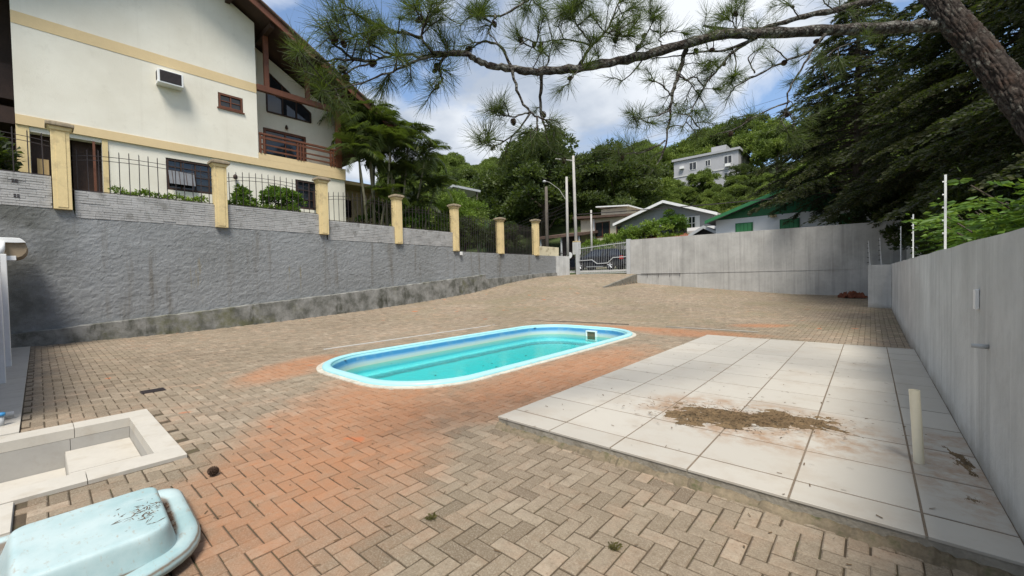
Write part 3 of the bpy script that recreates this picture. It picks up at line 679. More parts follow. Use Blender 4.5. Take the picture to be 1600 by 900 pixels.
# ramp kerb
wd = MB(); wd.prism([(20.9, .70), (25.18, .85), (25.18, 1.60), (20.9, .90)], 'x', -11.42, -11.27); wd.build('ramp_kerb', plain('old_concrete', (.17, .16, .135), .95, .3, 3, .5, 30, dirt=(.06, .06, .045), dirt_amt=.7), label='wedge shaped concrete kerb beside the gate ramp', cat='kerb', bevel=.012)

# retaining wall on the left with footing and brick panels
def top_z(y): return 3.54 if y < .7 else (3.34 if y < 7.5 else (3.14 if y < 14.35 else 2.92))
rt = empty('retaining_wall', (-16.1, 8, 0), 'high grey roughcast retaining wall along the left of the yard', 'wall')
na, nz = 620, 66
A = np.linspace(-4.0, 23.1, na); T = np.linspace(0, 1, nz); AA, TT = np.meshgrid(A, T)
ztop = np.array([top_z(a) for a in A]); Z = -.1*(1-TT)+ztop[None]*TT
D = .009*vnoise(AA, Z*1.6, 9, 1)+.008*vnoise(AA, Z*1.5, 4, 2)+.011*vnoise(AA, Z*1.4, 18, 3)
Vf = np.stack([-16.13+D, AA, Z], 2).reshape(-1, 3)-ORG[rt.name]; ii = np.arange((nz-1)*na).reshape(nz-1, na)[:, :-1].ravel()
link('wall_face', np_mesh('wall_face', Vf, np.stack([ii, ii+1, ii+na+1, ii+na], 1), M['rough'], smooth=False), rt)
for ya, yb in ((-4, .7), (.7, 7.5), (7.5, 14.35), (14.35, 23.1)):
    Bx(-16.36, -16.12, ya, yb-.002, 2.0, top_z(ya+.1)+.002).build('coping', M['rough'], rt)
Bx(-16.36, -16.12, 23.0, 23.1, 0, 2.9).build('end_face', M['rough'], rt)
def curb_top(y): return float(np.interp(y, [-.5, 1, 3.5, 4.5, 8.3, 11.5, 16.05], [.34, .47, .65, .74, 1.04, 1.31, 1.71]))
mb = MB(); ys_ = np.linspace(-4, 16.1, 120); zt_ = [curb_top(max(-.5, y)) + rng.normal(0, .006) for y in ys_]; xo = [-15.90+rng.normal(0, .006) for _ in ys_]
V = []
for y, z, x in zip(ys_, zt_, xo): V += [(x+.02, y, -.2), (x, y, z-.015), (x-.02, y, z), (-16.15, y, z)]
Fs = []
for k in range(119):
    for q in range(3): Fs.append((4*k+q, 4*k+q+1, 4*k+4+q+1, 4*k+4+q))
Fs.append((119*4, 119*4+1, 119*4+2, 119*4+3)); mb.add(V, Fs); mb.build('footing', M['footing'], rt)
mb = MB(); ys_ = np.linspace(16.12, 23.0, 40); V = []
for y in ys_:
    z = float(np.interp(y, [16.1, 21.4, 23], [1.46, 1.76, 1.80])); V += [(-15.96, y, .4), (-15.97, y, z), (-16.15, y, z)]
Fs = [(3*k+q, 3*k+q+1, 3*k+4+q, 3*k+3+q) for k in range(39) for q in range(2)]+[(0, 1, 2)]
mb.add(V, Fs); mb.build('low_kerb', M['footing'], rt)
def brick_panel(y0, y1, z0, z1):
    mb = MB(); X = -16.13
    mb.box(X-.14, X+.012, y0, y1, z0, z1-.02, 1)
    rows = max(1, round((z1-z0)/.066)); h = (z1-z0)/rows
    for r in range(rows):
        y = y0-rng.uniform(0, .2)
        while y < y1:
            L = .29; a, b_ = max(y, y0), min(y+L-.005, y1)
            if b_-a > .03:
                d = rng.normal(0, .003); mb.box(X, X+.024+d, a, b_, z0+r*h+.005+rng.normal(0, .003), z0+(r+1)*h-.004+rng.normal(0, .002), 0)
            y += L
    o = mb.build('brick_panel', [M['block'], M['mortar']], rt); tag(o, kind='stuff')
for a in ((-4.0, .31, 3.545, 4.38), (.72, 3.86, 3.345, 4.08), (4.20, 7.22, 3.345, 4.11), (7.55, 10.56, 3.145, 3.90), (10.95, 13.98, 3.145, 3.88)):
    brick_panel(*a)
hol = MB()
for y, z in ((-.35, 4.12), (-.33, 3.75)):
    for dy in (0, .055):
        for dz in (0, .05): hol.box(-16.11, -16.094, y+dy, y+dy+.04, z+dz, z+dz+.034)
hol.build('hollow_brick_holes', M['iron'], rt)
Bx(-16.06, -15.98, 14.38, 14.52, 2.73, 2.90).build('junction_box', M['white'], label='small white junction box on the grey retaining wall', cat='box', bevel=.01)
# grey end pier by the street and cream block behind it
Bx(-16.30, -15.95, 23.15, 24.55, 1.2, 2.93).build('end_pier', M['cement'], label='grey cement pier ending the retaining wall near the gate', cat='pier', bevel=.01)
Bx(-16.75, -16.4, 21.6, 23.9, 1.2, 3.55).build('meter_box_wall', plain('stained_cream_wall', (.58, .52, .36), .9, .12, 2, .3, 30, dirt=(.25, .2, .12), dirt_amt=.8), label='stained cream wall block beyond the last fence pillar', cat='wall', bevel=.015)
# right-wall fittings
Bx(.555, .577, 4.33, 4.40, 1.19, 1.33).build('conduit_cover', M['white'], label='white plastic conduit cover on the right wall', cat='conduit', bevel=.004)
MB().tube([(.575, 4.02, .97), (.50, 4.02, .972)], [.016, .013], 12).build('pipe_end', M['galv'], label='short grey pipe end poking from the right wall', cat='pipe', smooth=True)

# electric fence posts on the right wall
ef = M['galv']
for y, zt_, lab in ((6.98, 2.58, 'nearest thin aluminium fence post on the right wall'), (11.8, 2.62, 'second thin aluminium fence post on the right wall'), (16.4, 2.75, 'third thin aluminium fence post on the right wall')):
    r = empty('electric_fence_post', (.66, y, 1.68), lab, 'post', 'electric fence posts')
    Bx(.65, .67, y-.010, y+.010, 1.66, zt_).build('rod', M['white'], r)
    for k in range(5):
        z = zt_-.08-k*.15
        MB().tube([(.66, y, z), (.635, y, z)], [.008, .010], 8).build('insulator', M['white'], r)
for x, y, zt_, lab in ((.30, 20.49, 2.70, 'thin leaning fence post on the short return wall'), (-.02, 20.49, 2.62, 'slim corner fence post with brace on the return wall')):
    r = empty('electric_fence_post', (x, y, 1.68), lab, 'post', 'electric fence posts')
    MB().tube([(x, y, 1.66), (x-.04, y, zt_)], .014, 6).build('rod', M['galv'], r)
    MB().tube([(x+.02, y, 1.70), (x-.03, y, 2.4), ], .009, 6).build('brace', M['galv'], r)
    for k in range(5): MB().tube([(x-.02, y, zt_-.1-k*.18), (x-.08, y, zt_-.1-k*.18)], .012, 6).build('insulator', M['iron'], r)

# ------------------------------------------------------------------ porch, tiled basin, upturned tub on the left
ptile = plain('cream_porch_tile', (.45, .42, .365), .5, .07, 2.5, .06, 50, dirt=(.34, .29, .22), dirt_amt=.5)
walltile = plain('grey_wall_tile', (.34, .325, .295), .5, .08, 2.5, .06, 50, dirt=(.27, .24, .2), dirt_amt=.5)
porch = Bx(-15.86, -3.88, -3.2, -.175, -1.0, .010).build('porch_floor', M['pole'], origin=(-9, -1.5, 0), kind='structure')
# take the basin out of the slab: the slab is built in three pieces
bpy.data.objects.remove(porch)
pm_ = MB(); pm_.box(-15.86, -6.5, -3.2, -.175, -.3, .008); pm_.box(-4.42, -3.88, -3.2, -.152, -.3, .008); pm_.box(-6.5, -4.42, -3.2, -1.62, -.3, .008)
porch = pm_.build('porch_floor', M['pole'], origin=(-9, -1.5, 0), kind='structure')
x = -15.84
while x < -6.55:
    w = min(.6, -6.52-x)
    Bx(x+.003, x+w-.003, -.48, -.172, .004, .022).build('tile', ptile, porch, bevel=.002); x += w
for k in range(3): Bx(-4.415+.0, -3.885, -.155-.5*(k+1)+.003, -.155-.5*k, .004, .022).build('tile', ptile, porch, bevel=.002)
basin = empty('tiled_basin', (-5.45, 0, 0), 'sunken tiled foot basin with a step inside its cream rim', 'basin')
def rimtile(x0, x1, y0, y1): Bx(x0+.002, x1-.002, y0+.002, y1-.002, -.08, .020).build('rim_tile', ptile, basin, bevel=.002)
X0, X1, Y1 = -6.47, -4.44, .80; IX0, IX1, IY1 = -6.20, -4.70, .615
for a, b_ in ((-1.6, -.7), (-.7, .2), (.2, Y1)): rimtile(X0, IX0, a, b_); rimtile(IX1, X1, a, b_)
for a, b_ in ((IX0, -5.7), (-5.7, -5.2), (-5.2, IX1)): rimtile(a, b_, IY1, Y1)
def slab(x0, x1, y0, y1, z0, z1, m, nm): Bx(x0, x1, y0, y1, z0, z1).build(nm, m, basin)
for a, b_ in ((-1.6, -.72), (-.716, .165), (.169, IY1)): slab(IX0-.05, IX0-.002, a, b_, -.62, -.082, walltile, 'wall_tile'); slab(IX1+.002, IX1+.05, a, b_, -.62, -.082, walltile, 'wall_tile')
for a, b_ in ((IX0, -5.455), (-5.451, IX1)): slab(a, b_, IY1+.002, IY1+.05, -.62, -.082, walltile, 'wall_tile')
for a, b_ in ((IX0, -5.455), (-5.451, IX1)):
    slab(a+.002, b_-.002, .13, IY1-.002, -.22, -.20, ptile, 'step_tile')
    slab(a+.002, b_-.002, .125, .145, -.58, -.222, walltile, 'riser_tile')
    for c, d in ((-1.58, -.72), (-.716, .123)): slab(a+.002, b_-.002, c, d, -.60, -.36, ptile, 'floor_tile')
slab(X0, X1, -1.62, Y1, -.70, -.63, M['pole'], 'basin_base')
# posts, roof corner, gutter of the porch
for x, lab in ((-10.1, 'nearer white porch post at the left edge'), (-12.2, 'farther white porch post at the left edge')):
    Bx(x-.05, x+.05, -.47, -.37, .0, 2.12).build('porch_post', M['white'], label=lab, cat='post', bevel=.006)
Bx(-15.6, -6.7, -.78, -.66, .0, 2.2).build('porch_wall', plain('blue_paint', (.03, .035, .16), .8, .15, 2, .2, 40), label='deep blue painted wall behind the porch posts', cat='wall')
pr = empty('porch_roof', (-15, -1.5, 2.2), 'white porch roof edge with gutter in front of the retaining wall', 'roof')
MB().prism([(-.20, 2.56), (-.16, 2.50), (-.13, 2.40), (-.16, 2.28), (-.22, 2.20), (-.30, 2.16), (-3.2, 2.16), (-3.2, 2.56)], 'x', -15.9, -14.42).build('gutter', plain('gutter_brown', (.26, .20, .13), .7, .2, 3), pr)
MB().prism([(-.20, 2.57), (-.145, 2.50), (-.17, 2.50), (-.30, 2.49), (-3.2, 2.49), (-3.2, 2.60), (-.24, 2.60)], 'x', -14.419, -14.36).build('fascia', M['white'], pr, bevel=.008)
Bx(-14.415, -14.38, -3.2, -.30, 2.10, 2.20).build('lower_trim', M['white'], pr, bevel=.005)
MB().tube([(-14.33, -.50, 2.50), (-14.31, -.50, 2.35), (-14.3, -.53, 2.18)], .055, 12).build('downspout', M['white'], pr, smooth=True)
tp = empty('garden_tap', (-7.2, -.30, 0), 'short grey water pipe with blue tap on the porch edge', 'tap')
MB().tube([(-7.25, -.9, .07), (-7.25, -.22, .07)], .032, 12).build('pipe', M['galv'], tp, smooth=True)
MB().tube([(-6.95, -.30, .0), (-6.95, -.30, .13)], .022, 10).build('riser', M['galv'], tp, smooth=True)
blue = plain('blue_plastic', (.05, .25, .50), .4, .1, 5)
MB().tube([(-6.95, -.30, .13), (-6.95, -.30, .16)], .032, 10).tube([(-6.95, -.42, .15), (-6.95, -.28, .15)], .016, 8).build('valve', blue, tp, smooth=True)

# upturned fibreglass tub: flange loop, side, top
tubm = plain('pale_blue_gelcoat', (.50, .70, .73), .38, .05, 2.5, .03, 40, spec=.45, dirt=(.56, .62, .60), dirt_amt=.8)
def soiled():
    m, t, b = new_mat('soiled_gelcoat'); g = G(m); p = g.pos(); x = g.xyz(p)
    c = g.mix(g.ramp(g.noise(p, 3, 7, .6), [(.35, 0), (.65, 1)]), (.27, .39, .40), (.42, .51, .51))
    c = g.mix(g.ramp(g.noise(g.sc(p, 6, 14, 6), 2.2, 8, .7), [(.57, 0), (.68, .7)]), c, (.30, .24, .17))
    low = g.ramp(g.math('ADD', x[2], g.math('MULTIPLY', g.noise(p, 9, 6, .7), .008)), [(.088, 0), (.092, .9), (.097, .9), (.103, 0)])
    c = g.mix(low, c, (.13, .085, .05))
    endd = g.ramp(x[1], [(0.0, .9), (.02, 0)])
    g.l(c, b.inputs['Base Color']); b.inputs['Roughness'].default_value = .42; b.inputs['Specular IOR Level'].default_value = .45
    g.bump(g.noise(p, 30, 4), .06, .004, b); return m
tubd = soiled()
tub = empty('fibreglass_tub', (-3.1, 0, 0), 'upturned pale blue fibreglass lid with a raised box lying on the pavers', 'lid')
def round_poly(pts, rad, n=9):
    out = []; m = len(pts)
    for i in range(m):
        p0, p1, p2 = Vector(pts[i-1]), Vector(pts[i]), Vector(pts[(i+1) % m]); a = (p0-p1).normalized(); b = (p2-p1).normalized()
        t = min(rad[i]/math.tan(a.angle(b)/2), (p0-p1).length*.48, (p2-p1).length*.48)
        s_, e_ = p1+a*t, p1+b*t
        for k in range(n+1):
            q = k/n; out.append((1-q)**2*s_+2*q*(1-q)*p1+q*q*e_)
    return out
def tub_part(name, loops, mat, cap):
    mb = MB(); V = []; n = None
    for c, rad, z in loops:
        q = round_poly(c, rad); n = len(q); V += [(p.x, p.y, z) for p in q]
    Fs = [(k*n+j, k*n+(j+1) % n, (k+1)*n+(j+1) % n, (k+1)*n+j) for k in range(len(loops)-1) for j in range(n)]
    if cap: Fs.append(tuple(range((len(loops)-1)*n, len(loops)*n)))
    mb.add(V, Fs); return mb.build(name, mat, tub, smooth=True)
def fl(d, z): return ([(-3.66+d, -1.0+d), (-2.55-d, -1.0+d), (-2.58-d, .56-d), (-3.64+d, .60-d)], [.15, .15, .42, .16], z)
tub_part('flange', [fl(.02, .045), fl(.0, .055), fl(.0, .082), fl(.012, .098), fl(.04, .106), fl(.075, .103), fl(.10, .090), fl(.28, .088)], tubd, False)
BB = [(-3.44, -.18), (-2.70, -.16), (-2.70, .45), (-3.46, .48)]; BT = [(-3.355, -.115), (-2.765, -.095), (-2.75, .405), (-3.375, .43)]
def bd(t, z, r): return ([(a[0]+(b_[0]-a[0])*t, a[1]+(b_[1]-a[1])*t) for a, b_ in zip(BB, BT)], [r, r, r*1.7, r], z)
tub_part('body', [bd(-.05, .082, .10), bd(0, .092, .10), bd(.22, .13, .09), bd(.5, .185, .08), bd(.62, .208, .075), bd(.74, .220, .07), bd(.86, .2255, .065), bd(1.0, .228, .06), bd(1.12, .2285, .055), bd(1.3, .2288, .05)], tubd, True)
dirtm = plain('wet_pine_soil', (.11, .065, .038), .95, .5, 14, .8, 60)
dm = MB()
for k in range(260):                                 # soil and needles lying in the groove round the box
    t = rng.uniform(0, 1); side = rng.integers(3)
    if side == 0: x, y = -2.655+rng.normal(0, .012), -.15+.55*t
    elif side == 1: x, y = -3.4+.65*t, .495+rng.normal(0, .012)-.02*t
    else: x, y = -3.5+.8*t, -.30+rng.normal(0, .06)
    an = rng.uniform(0, 6.28); L = rng.uniform(.006, .028); w_ = rng.uniform(.002, .007); ca, sa = math.cos(an), math.sin(an)
    dm.add([(x-ca*L-sa*w_, y-sa*L+ca*w_, .0905), (x-ca*L+sa*w_, y-sa*L-ca*w_, .0905), (x+ca*L+sa*w_, y+sa*L-ca*w_, .094), (x+ca*L-sa*w_, y+sa*L+ca*w_, .093)], [(0, 1, 2, 3)])
    if k % 3 == 0:
        x, y = -3.02+rng.normal(0, .08), .34+rng.normal(0, .045)
        dm.add([(x-ca*L, y-sa*L, .2295), (x+sa*w_*.5, y-ca*w_*.5, .2305), (x+ca*L, y+sa*L, .231), (x-sa*w_*.5, y+ca*w_*.5, .2305)], [(0, 1, 2, 3)])
tag(dm.build('soil_litter', dirtm, tub), kind='stuff')
Bx(-3.5, -2.75, -.8, .38, .002, .05).build('earth_under', M['soilground'], tub)

# ------------------------------------------------------------------ fence on the retaining wall
fence = empty('boundary_fence', (-16.1, 8, 3.3), 'iron railing fence with yellow pillars on top of the retaining wall', 'fence')
def pillar(y, z0, z1, slim=0, rounded=False):
    w = .17-slim; x = -16.17
    mb = MB(); mb.box(x-w, x+w, y-w, y+w, z0, z1-.22)
    mb.prism([(y-w, z1-.22), (y+w, z1-.22), (y+w+.06, z1-.12), (y-w-.06, z1-.12)], 'x', x-w-.03, x+w+.03)
    o = mb.build('pillar', M['yellow'], fence, bevel=.008)
    c = MB().box(x-w-.09, x+w+.09, y-w-.09, y+w+.09, z1-.12, z1-.03); c.box(x-w-.03, x+w+.03, y-w-.03, y+w+.03, z1-.03, z1+.005)
    c.build('cap', M['cap'], o, bevel=.02)
    Bx(x+w, x+w+.012, y-w*.55, y+w*.55, z0+.05, z1-.26).build('pilaster_face', M['yellow'], o, bevel=.004)
for y, z0, z1 in ((.50, 3.53, 5.80), (4.02, 3.335, 5.52), (7.38, 3.335, 5.54), (10.75, 3.135, 5.34), (14.16, 2.93, 5.33), (17.62, 2.90, 4.98), (20.98, 2.90, 5.20)): pillar(y, z0, z1)
def railing(y0, y1, z0, ze, zm, n):
    ro = MB(); x = -16.2
    def zt(y): t = (y-y0)/(y1-y0); return ze+(zm-ze)*math.cos((t-.5)*math.pi*1.0)**.5 if 0 <= t <= 1 else ze
    for dz in (-.17, -.29):
        k = 9; ro.tube([(x, y0+(y1-y0)*i/k, zt(y0+(y1-y0)*min(.995, max(.005, i/k)))+dz) for i in range(k+1)], .009, 5)
    ro.box(x-.012, x+.012, y0, y1, z0+.02, z0+.04)
    r = ro.build('railing', M['iron'], fence)
    for i in range(n):
        y = y0+(y1-y0)*(i+.5)/n; z = zt(y)+rng.normal(0, .004)
        MB().tube([(x+.012, y, z0), (x+.012, y+rng.normal(0, .004), z-.04), (x+.012, y, z)], [.0115, .0115, .004], 5).build('bar', M['iron'], r)
railing(-3.4, .31, 4.38, 5.45, 5.55, 15)
railing(.68, 3.84, 4.08, 5.15, 5.32, 15)
railing(4.2, 7.2, 4.11, 5.15, 5.35, 15)
railing(7.56, 10.56, 3.90, 4.98, 5.15, 15)
railing(10.94, 13.98, 3.88, 4.85, 5.0, 16)
railing(14.36, 17.42, 2.93, 4.75, 4.9, 22)
railing(17.8, 20.8, 2.93, 4.6, 4.75, 22)

# ------------------------------------------------------------------ the house on the left
hs = empty('house', (-19, 5, 3.8), 'cream two storey house with ochre bands, timber balcony and steep roof', 'house')
HX = -19.0
def wall_with_holes(name, mat, x0, x1, y0, y1, z0, z1, holes, parent=hs):
    """a wall slab on the yz plane with rectangular openings"""
    yb = sorted({y0, y1, *[h[0] for h in holes], *[h[1] for h in holes]}); zb = sorted({z0, z1, *[h[2] for h in holes], *[h[3] for h in holes]})
    mb = MB()
    for a in range(len(yb)-1):
        for c in range(len(zb)-1):
            ym, zm = (yb[a]+yb[a+1])/2, (zb[c]+zb[c+1])/2
            if any(h[0] < ym < h[1] and h[2] < zm < h[3] for h in holes): continue
            A = [(x1, yb[a], zb[c]), (x1, yb[a+1], zb[c]), (x1, yb[a+1], zb[c+1]), (x1, yb[a], zb[c+1])]
            mb.add(A, [(0, 1, 2, 3)])
    for h in holes:
        for p, q in (((h[0], h[2]), (h[1], h[2])), ((h[1], h[2]), (h[1], h[3])), ((h[1], h[3]), (h[0], h[3])), ((h[0], h[3]), (h[0], h[2]))):
            mb.add([(x1, p[0], p[1]), (x1, q[0], q[1]), (x0, q[0], q[1]), (x0, p[0], p[1])], [(0, 1, 2, 3)])
    mb.add([(x1, y0, z0), (x0, y0, z0), (x0, y0, z1), (x1, y0, z1)], [(0, 1, 2, 3)]); mb.add([(x1, y1, z0), (x0, y1, z0), (x0, y1, z1), (x1, y1, z1)], [(0, 1, 2, 3)])
    mb.add([(x1, y0, z0), (x1, y1, z0), (x0, y1, z0), (x0, y0, z0)], [(0, 1, 2, 3)])
    return mb.build(name, mat, parent)
def window(y0, y1, z0, z1, x, parent=hs, fm=None, nv=2, nh=2, grid=False, name='window', fw=.06):
    fm = fm or M['darkwood']
    f = MB(); f.box(x-.06, x+.03, y0, y1, z0, z0+fw); f.box(x-.06, x+.03, y0, y1, z1-fw, z1); f.box(x-.06, x+.03, y0, y0+fw, z0+fw, z1-fw); f.box(x-.06, x+.03, y1-fw, y1, z0+fw, z1-fw)
    o = f.build(name, fm, parent)
    Bx(x-.05, x-.035, y0+fw, y1-fw, z0+fw, z1-fw).build('pane', M['glass'], o)
    for k in range(1, nv): y = y0+(y1-y0)*k/nv; Bx(x-.034, x+.012, y-.022, y+.022, z0+fw, z1-fw).build('mullion', fm, o)
    for k in range(1, nh): z = z0+(z1-z0)*k/nh; Bx(x-.034, x+.004, y0+fw, y1-fw, z-.015, z+.015).build('glazing_bar', fm, o)
    return o
# upper wall with the gable
RS = .55; RY, RZ = 3.0, 14.08                        # ridge
def roof_z(y): return RZ-RS*abs(y-RY)
h_small = (4.78, 5.62, 8.32, 8.90)
uw = wall_with_holes('wall', M['housewhite'], HX-.25, HX, -.29, 6.12, 6.62, 10.6, [h_small])
g_ = MB(); g_.add([(HX, -.29, 10.6), (HX, 6.12, 10.6), (HX, 6.12, roof_z(6.12)-.25), (HX, RY, RZ-.25), (HX, -.29, roof_z(-.29)-.25)], [(0, 1, 2, 3, 4)])
g_.add([(HX, 6.12, 6.62), (HX-1.5, 6.12, 6.62), (HX-1.5, 6.12, roof_z(6.12)-.25), (HX, 6.12, roof_z(6.12)-.25)], [(0, 1, 2, 3)])
g_.add([(HX, -.29, 6.62), (HX-9, -.29, 6.62), (HX-9, -.29, roof_z(-.29)-.25), (HX, -.29, roof_z(-.29)-.25)], [(0, 1, 2, 3)])
g_.build('gable_wall', M['housewhite'], hs)
Bx(HX, HX+.012, -.288, 6.118, 9.28, 9.64).build('belt_band', M['houseband'], hs)
window(4.80, 5.60, 8.34, 8.88, HX-.02, nv=2, nh=2, fm=M['wood'])
Bx(HX-.02, HX+.05, 4.74, 5.66, 8.27, 8.318).build('sill', M['wood'], hs)
# ground floor
holes = [(-.02, .56, 3.9, 6.18), (.78, 1.52, 3.9, 6.20), (3.14, 4.86, 4.92, 6.06), (7.55, 8.75, 4.75, 6.02)]
wall_with_holes('ground_floor_wall', M['housewhite'], HX-.35, HX-.05, -.29, 9.82, 3.7, 6.33, holes)
Bx(HX-.04, HX-.018, -.288, -.03, 3.7, 6.328).build('yellow_panel', M['yellow'], hs)
Bx(HX-.04, HX-.02, 1.522, 1.66, 3.7, 6.328).build('yellow_jamb', M['yellow'], hs)
Bx(HX-.30, HX+.02, -.289, 9.84, 6.331, 6.618).build('floor_band', M['houseband'], hs)
Bx(HX-1.6, HX+.022, 6.13, 9.842, 6.619, 6.86).build('balcony_slab', M['houseband'], hs)
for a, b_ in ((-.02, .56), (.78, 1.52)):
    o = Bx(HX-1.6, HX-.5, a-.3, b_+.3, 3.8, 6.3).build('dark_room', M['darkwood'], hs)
Bx(HX-.36, HX-.30, .10, .34, 4.2, 5.45).build('leaning_board', plain('pale_board', (.52, .36, .17), .7, .15, 2), hs)
Bx(HX-.10, HX-.03, 1.30, 1.36, 3.9, 6.2).build('door_frame', M['wood'], hs)
w = window(3.16, 4.84, 4.94, 6.04, HX-.10, nv=4, nh=4, fm=M['darkwood'])
MB().add([(HX-.05, 3.2, 5.62), (HX-.05, 3.95, 5.62), (HX+.14, 3.95, 5.12), (HX+.14, 3.2, 5.12)], [(0, 1, 2, 3)]).build('open_sash', plain('hazy_glass', (.16, .165, .17), .2, .2, 4), w)
for yy in (3.3, 3.5, 3.7, 3.88): MB().tube([(HX-.045, yy, 5.62), (HX+.145, yy, 5.12)], .012, 4).build('sash_bar', M['darkwood'], w)
w = window(7.57, 8.73, 4.77, 6.0, HX-.10, nv=2, nh=3)
MB().box(HX-.04, HX+.10, 8.28, 8.7, 4.85, 5.6).build('open_sash', M['darkwood'], w)
# light fitting
MB().lathe([(.05, 0), (.075, .03), (.07, .14), (.03, .18)], (HX+.06, 5.25, 5.62), 10).build('wall_lantern', M['darkwood'], smooth=True, label='small dark lantern on the ground floor house wall', cat='lantern')
# balcony recess
RX = -20.35
rh = [(6.62+.15, 8.62, 6.87, 8.42)]
wall_with_holes('recess_wall', M['housewhite'], RX-.2, RX, 6.12, 10.05, 6.86, 8.9, rh)
gw = MB(); gw.add([(RX, 6.12, 8.9), (RX, 10.05, 8.9), (RX, 10.05, roof_z(10.05)-.3), (RX, 6.12, roof_z(6.12)-.3)], [(0, 1, 2, 3)]); gw.build('recess_gable', M['housewhite'], hs)
wo = window(6.79, 8.60, 6.88, 8.40, RX-.02, nv=2, nh=1, fm=M['wood'], name='balcony_door', fw=.09)
# trapezoid window above
tw = MB(); A = [(RX+.01, 6.95, 9.15), (RX+.01, 8.85, 9.15), (RX+.01, 8.85, 9.60), (RX+.01, 6.95, 10.95)]
tw.add(A, [(0, 1, 2, 3)]); tw.add([(RX+.01, 6.95, 9.15), (RX+.03, 6.95, 9.15), (RX+.03, 8.85, 9.15), (RX+.01, 8.85, 9.15)], [(0, 1, 2, 3)])
t_ = tw.build('gable_window', M['glass'], hs)
for a, b_ in (((6.95, 9.15), (8.85, 9.15)), ((8.85, 9.15), (8.85, 9.60)), ((8.85, 9.60), (6.95, 10.95)), ((6.95, 10.95), (6.95, 9.15)), ((7.6, 9.15), (7.6, 10.5)), ((8.2, 9.15), (8.2, 10.05))):
    MB().tube([(RX+.03, a[0], a[1]), (RX+.03, b_[0], b_[1])], .04, 4).build('frame_bar', M['darkwood'], t_)
# posts, tie beam, struts
Bx(HX-.10, HX+.06, 9.44, 9.66, 6.86, roof_z(9.5)-.25).build('balcony_post', M['wood'], hs, bevel=.008)
Bx(HX-.11, HX+.07, 6.14, 9.80, 9.42, 9.66).build('tie_beam', M['wood'], hs, bevel=.008)
for y in (6.52, 8.18): Bx(HX-.09, HX+.05, y-.09, y+.09, 9.662, roof_z(y)-.28).build('strut', M['wood'], hs, bevel=.006)
for y in (.4, 2.0, 3.6, 5.2, 6.5, 8.2, 9.6, 11.2): Bx(HX-.9, HX+.85, y-.08, y+.08, roof_z(y)-.42, roof_z(y)-.22).build('purlin', M['darkwood'], hs)
rl = MB(); rl.box(HX-.06, HX+.06, 6.16, 9.43, 7.62, 7.70); rl.box(HX-.03, HX+.03, 6.16, 9.43, 7.46, 7.56)
ra = rl.build('balcony_rail', M['wood'], hs, bevel=.005)
for z in (7.02, 7.24): Bx(HX-.025, HX+.025, 6.16, 9.43, z-.03, z+.03).build('rail_slat', M['wood'], ra)
for y in (6.2, 6.34, 7.66, 7.78, 7.90, 9.14, 9.27, 9.40): Bx(HX-.045, HX+.045, y-.03, y+.03, 6.86, 7.66).build('baluster', M['wood'], ra)
for z in (7.0, 7.2, 7.4, 7.62): Bx(HX-2.6, HX-.12, 9.72, 9.78, z-.03, z+.03).build('side_rail_slat', M['wood'], ra)
Bx(HX-2.7, HX-2.58, 9.66, 9.80, 6.86, 9.2).build('side_post', M['wood'], hs)
# hanging plant, lamp on the recess wall
MB().lathe([(.03, 0), (.07, .05), (.05, .16), (.02, .2)], (RX+.10, 7.72, 8.52), 8).build('wall_lantern', M['darkwood'], smooth=True, label='small dark lantern above the balcony door', cat='lantern')
# roof: two slopes with thickness, overhanging the gable
ro = MB(); XF, XB = HX+1.02, HX-11
YL, YR = -4.5, 12.7
for ya, yb in ((RY, YR), (RY, YL)):
    za, zb = roof_z(ya), roof_z(yb)
    ro.add([(XF, ya, za), (XF, yb, zb), (XB, yb, zb), (XB, ya, za), (XF, ya, za-.12), (XF, yb, zb-.12), (XB, yb, zb-.12), (XB, ya, za-.12)],
           [(0, 1, 2, 3), (0, 4, 5, 1), (1, 5, 6, 2), (2, 6, 7, 3)])
rf = ro.build('roof', M['rooftile'], hs)
so_ = MB(); bb = MB()
for ya, yb in ((RY, YR), (RY, YL)):
    za, zb = roof_z(ya)-.125, roof_z(yb)-.125
    so_.add([(XF-.03, ya, za), (XF-.03, yb, zb), (XB, yb, zb), (XB, ya, za)], [(0, 1, 2, 3)])
    d = .0
    bb.add([(XF+.03, ya, za+.16), (XF+.03, yb, zb+.16), (XF+.03, yb, zb-.16), (XF+.03, ya, za-.16), (XF-.03, ya, za+.12), (XF-.03, yb, zb+.12), (XF-.03, yb, zb-.16), (XF-.03, ya, za-.16)], [(0, 1, 2, 3), (3, 2, 6, 7), (1, 5, 6, 2), (4, 7, 6, 5)])
so_.build('soffit', M['soffit'], rf); bb.build('barge_board', M['wood'], rf)
# roof tiles along the verge
tb = MB()
for k in range(44):
    y = RY+.12+k*.25
    if y > YR: break
    z = roof_z(y)
    tb.tube([(XF+.05, y-.14, z+.06+RS*.14), (XF+.05, y+.14, z+.05-RS*.14)], [.06, .075], 6)
tb.build('verge_tile', M['rooftile'], rf)
# rear body so that no daylight shows through
Bx(HX-9, HX-2.0, -.28, 12.5, 3.7, 6.6).build('rear_body', M['houseband'], hs)
MB().prism([(-.25, 6.62), (10.0, 6.62), (10.0, roof_z(10)-.35), (RY, RZ-.4), (-.25, roof_z(-.25)-.4)], 'x', HX-9, HX-3.2).build('upper_body', M['housewhite'], hs)
# side wing right of the corner
Bx(HX-3.6, HX-.7, 9.86, 13.4, 6.35, 6.52).build('side_eave', M['houseband'], hs)
Bx(HX-3.6, HX-2.0, 12.51, 13.3, 3.7, 6.34).build('side_wall', M['yellow'], hs)
window(10.3, 11.1, 4.9, 5.8, HX-1.93, nv=2, nh=3)
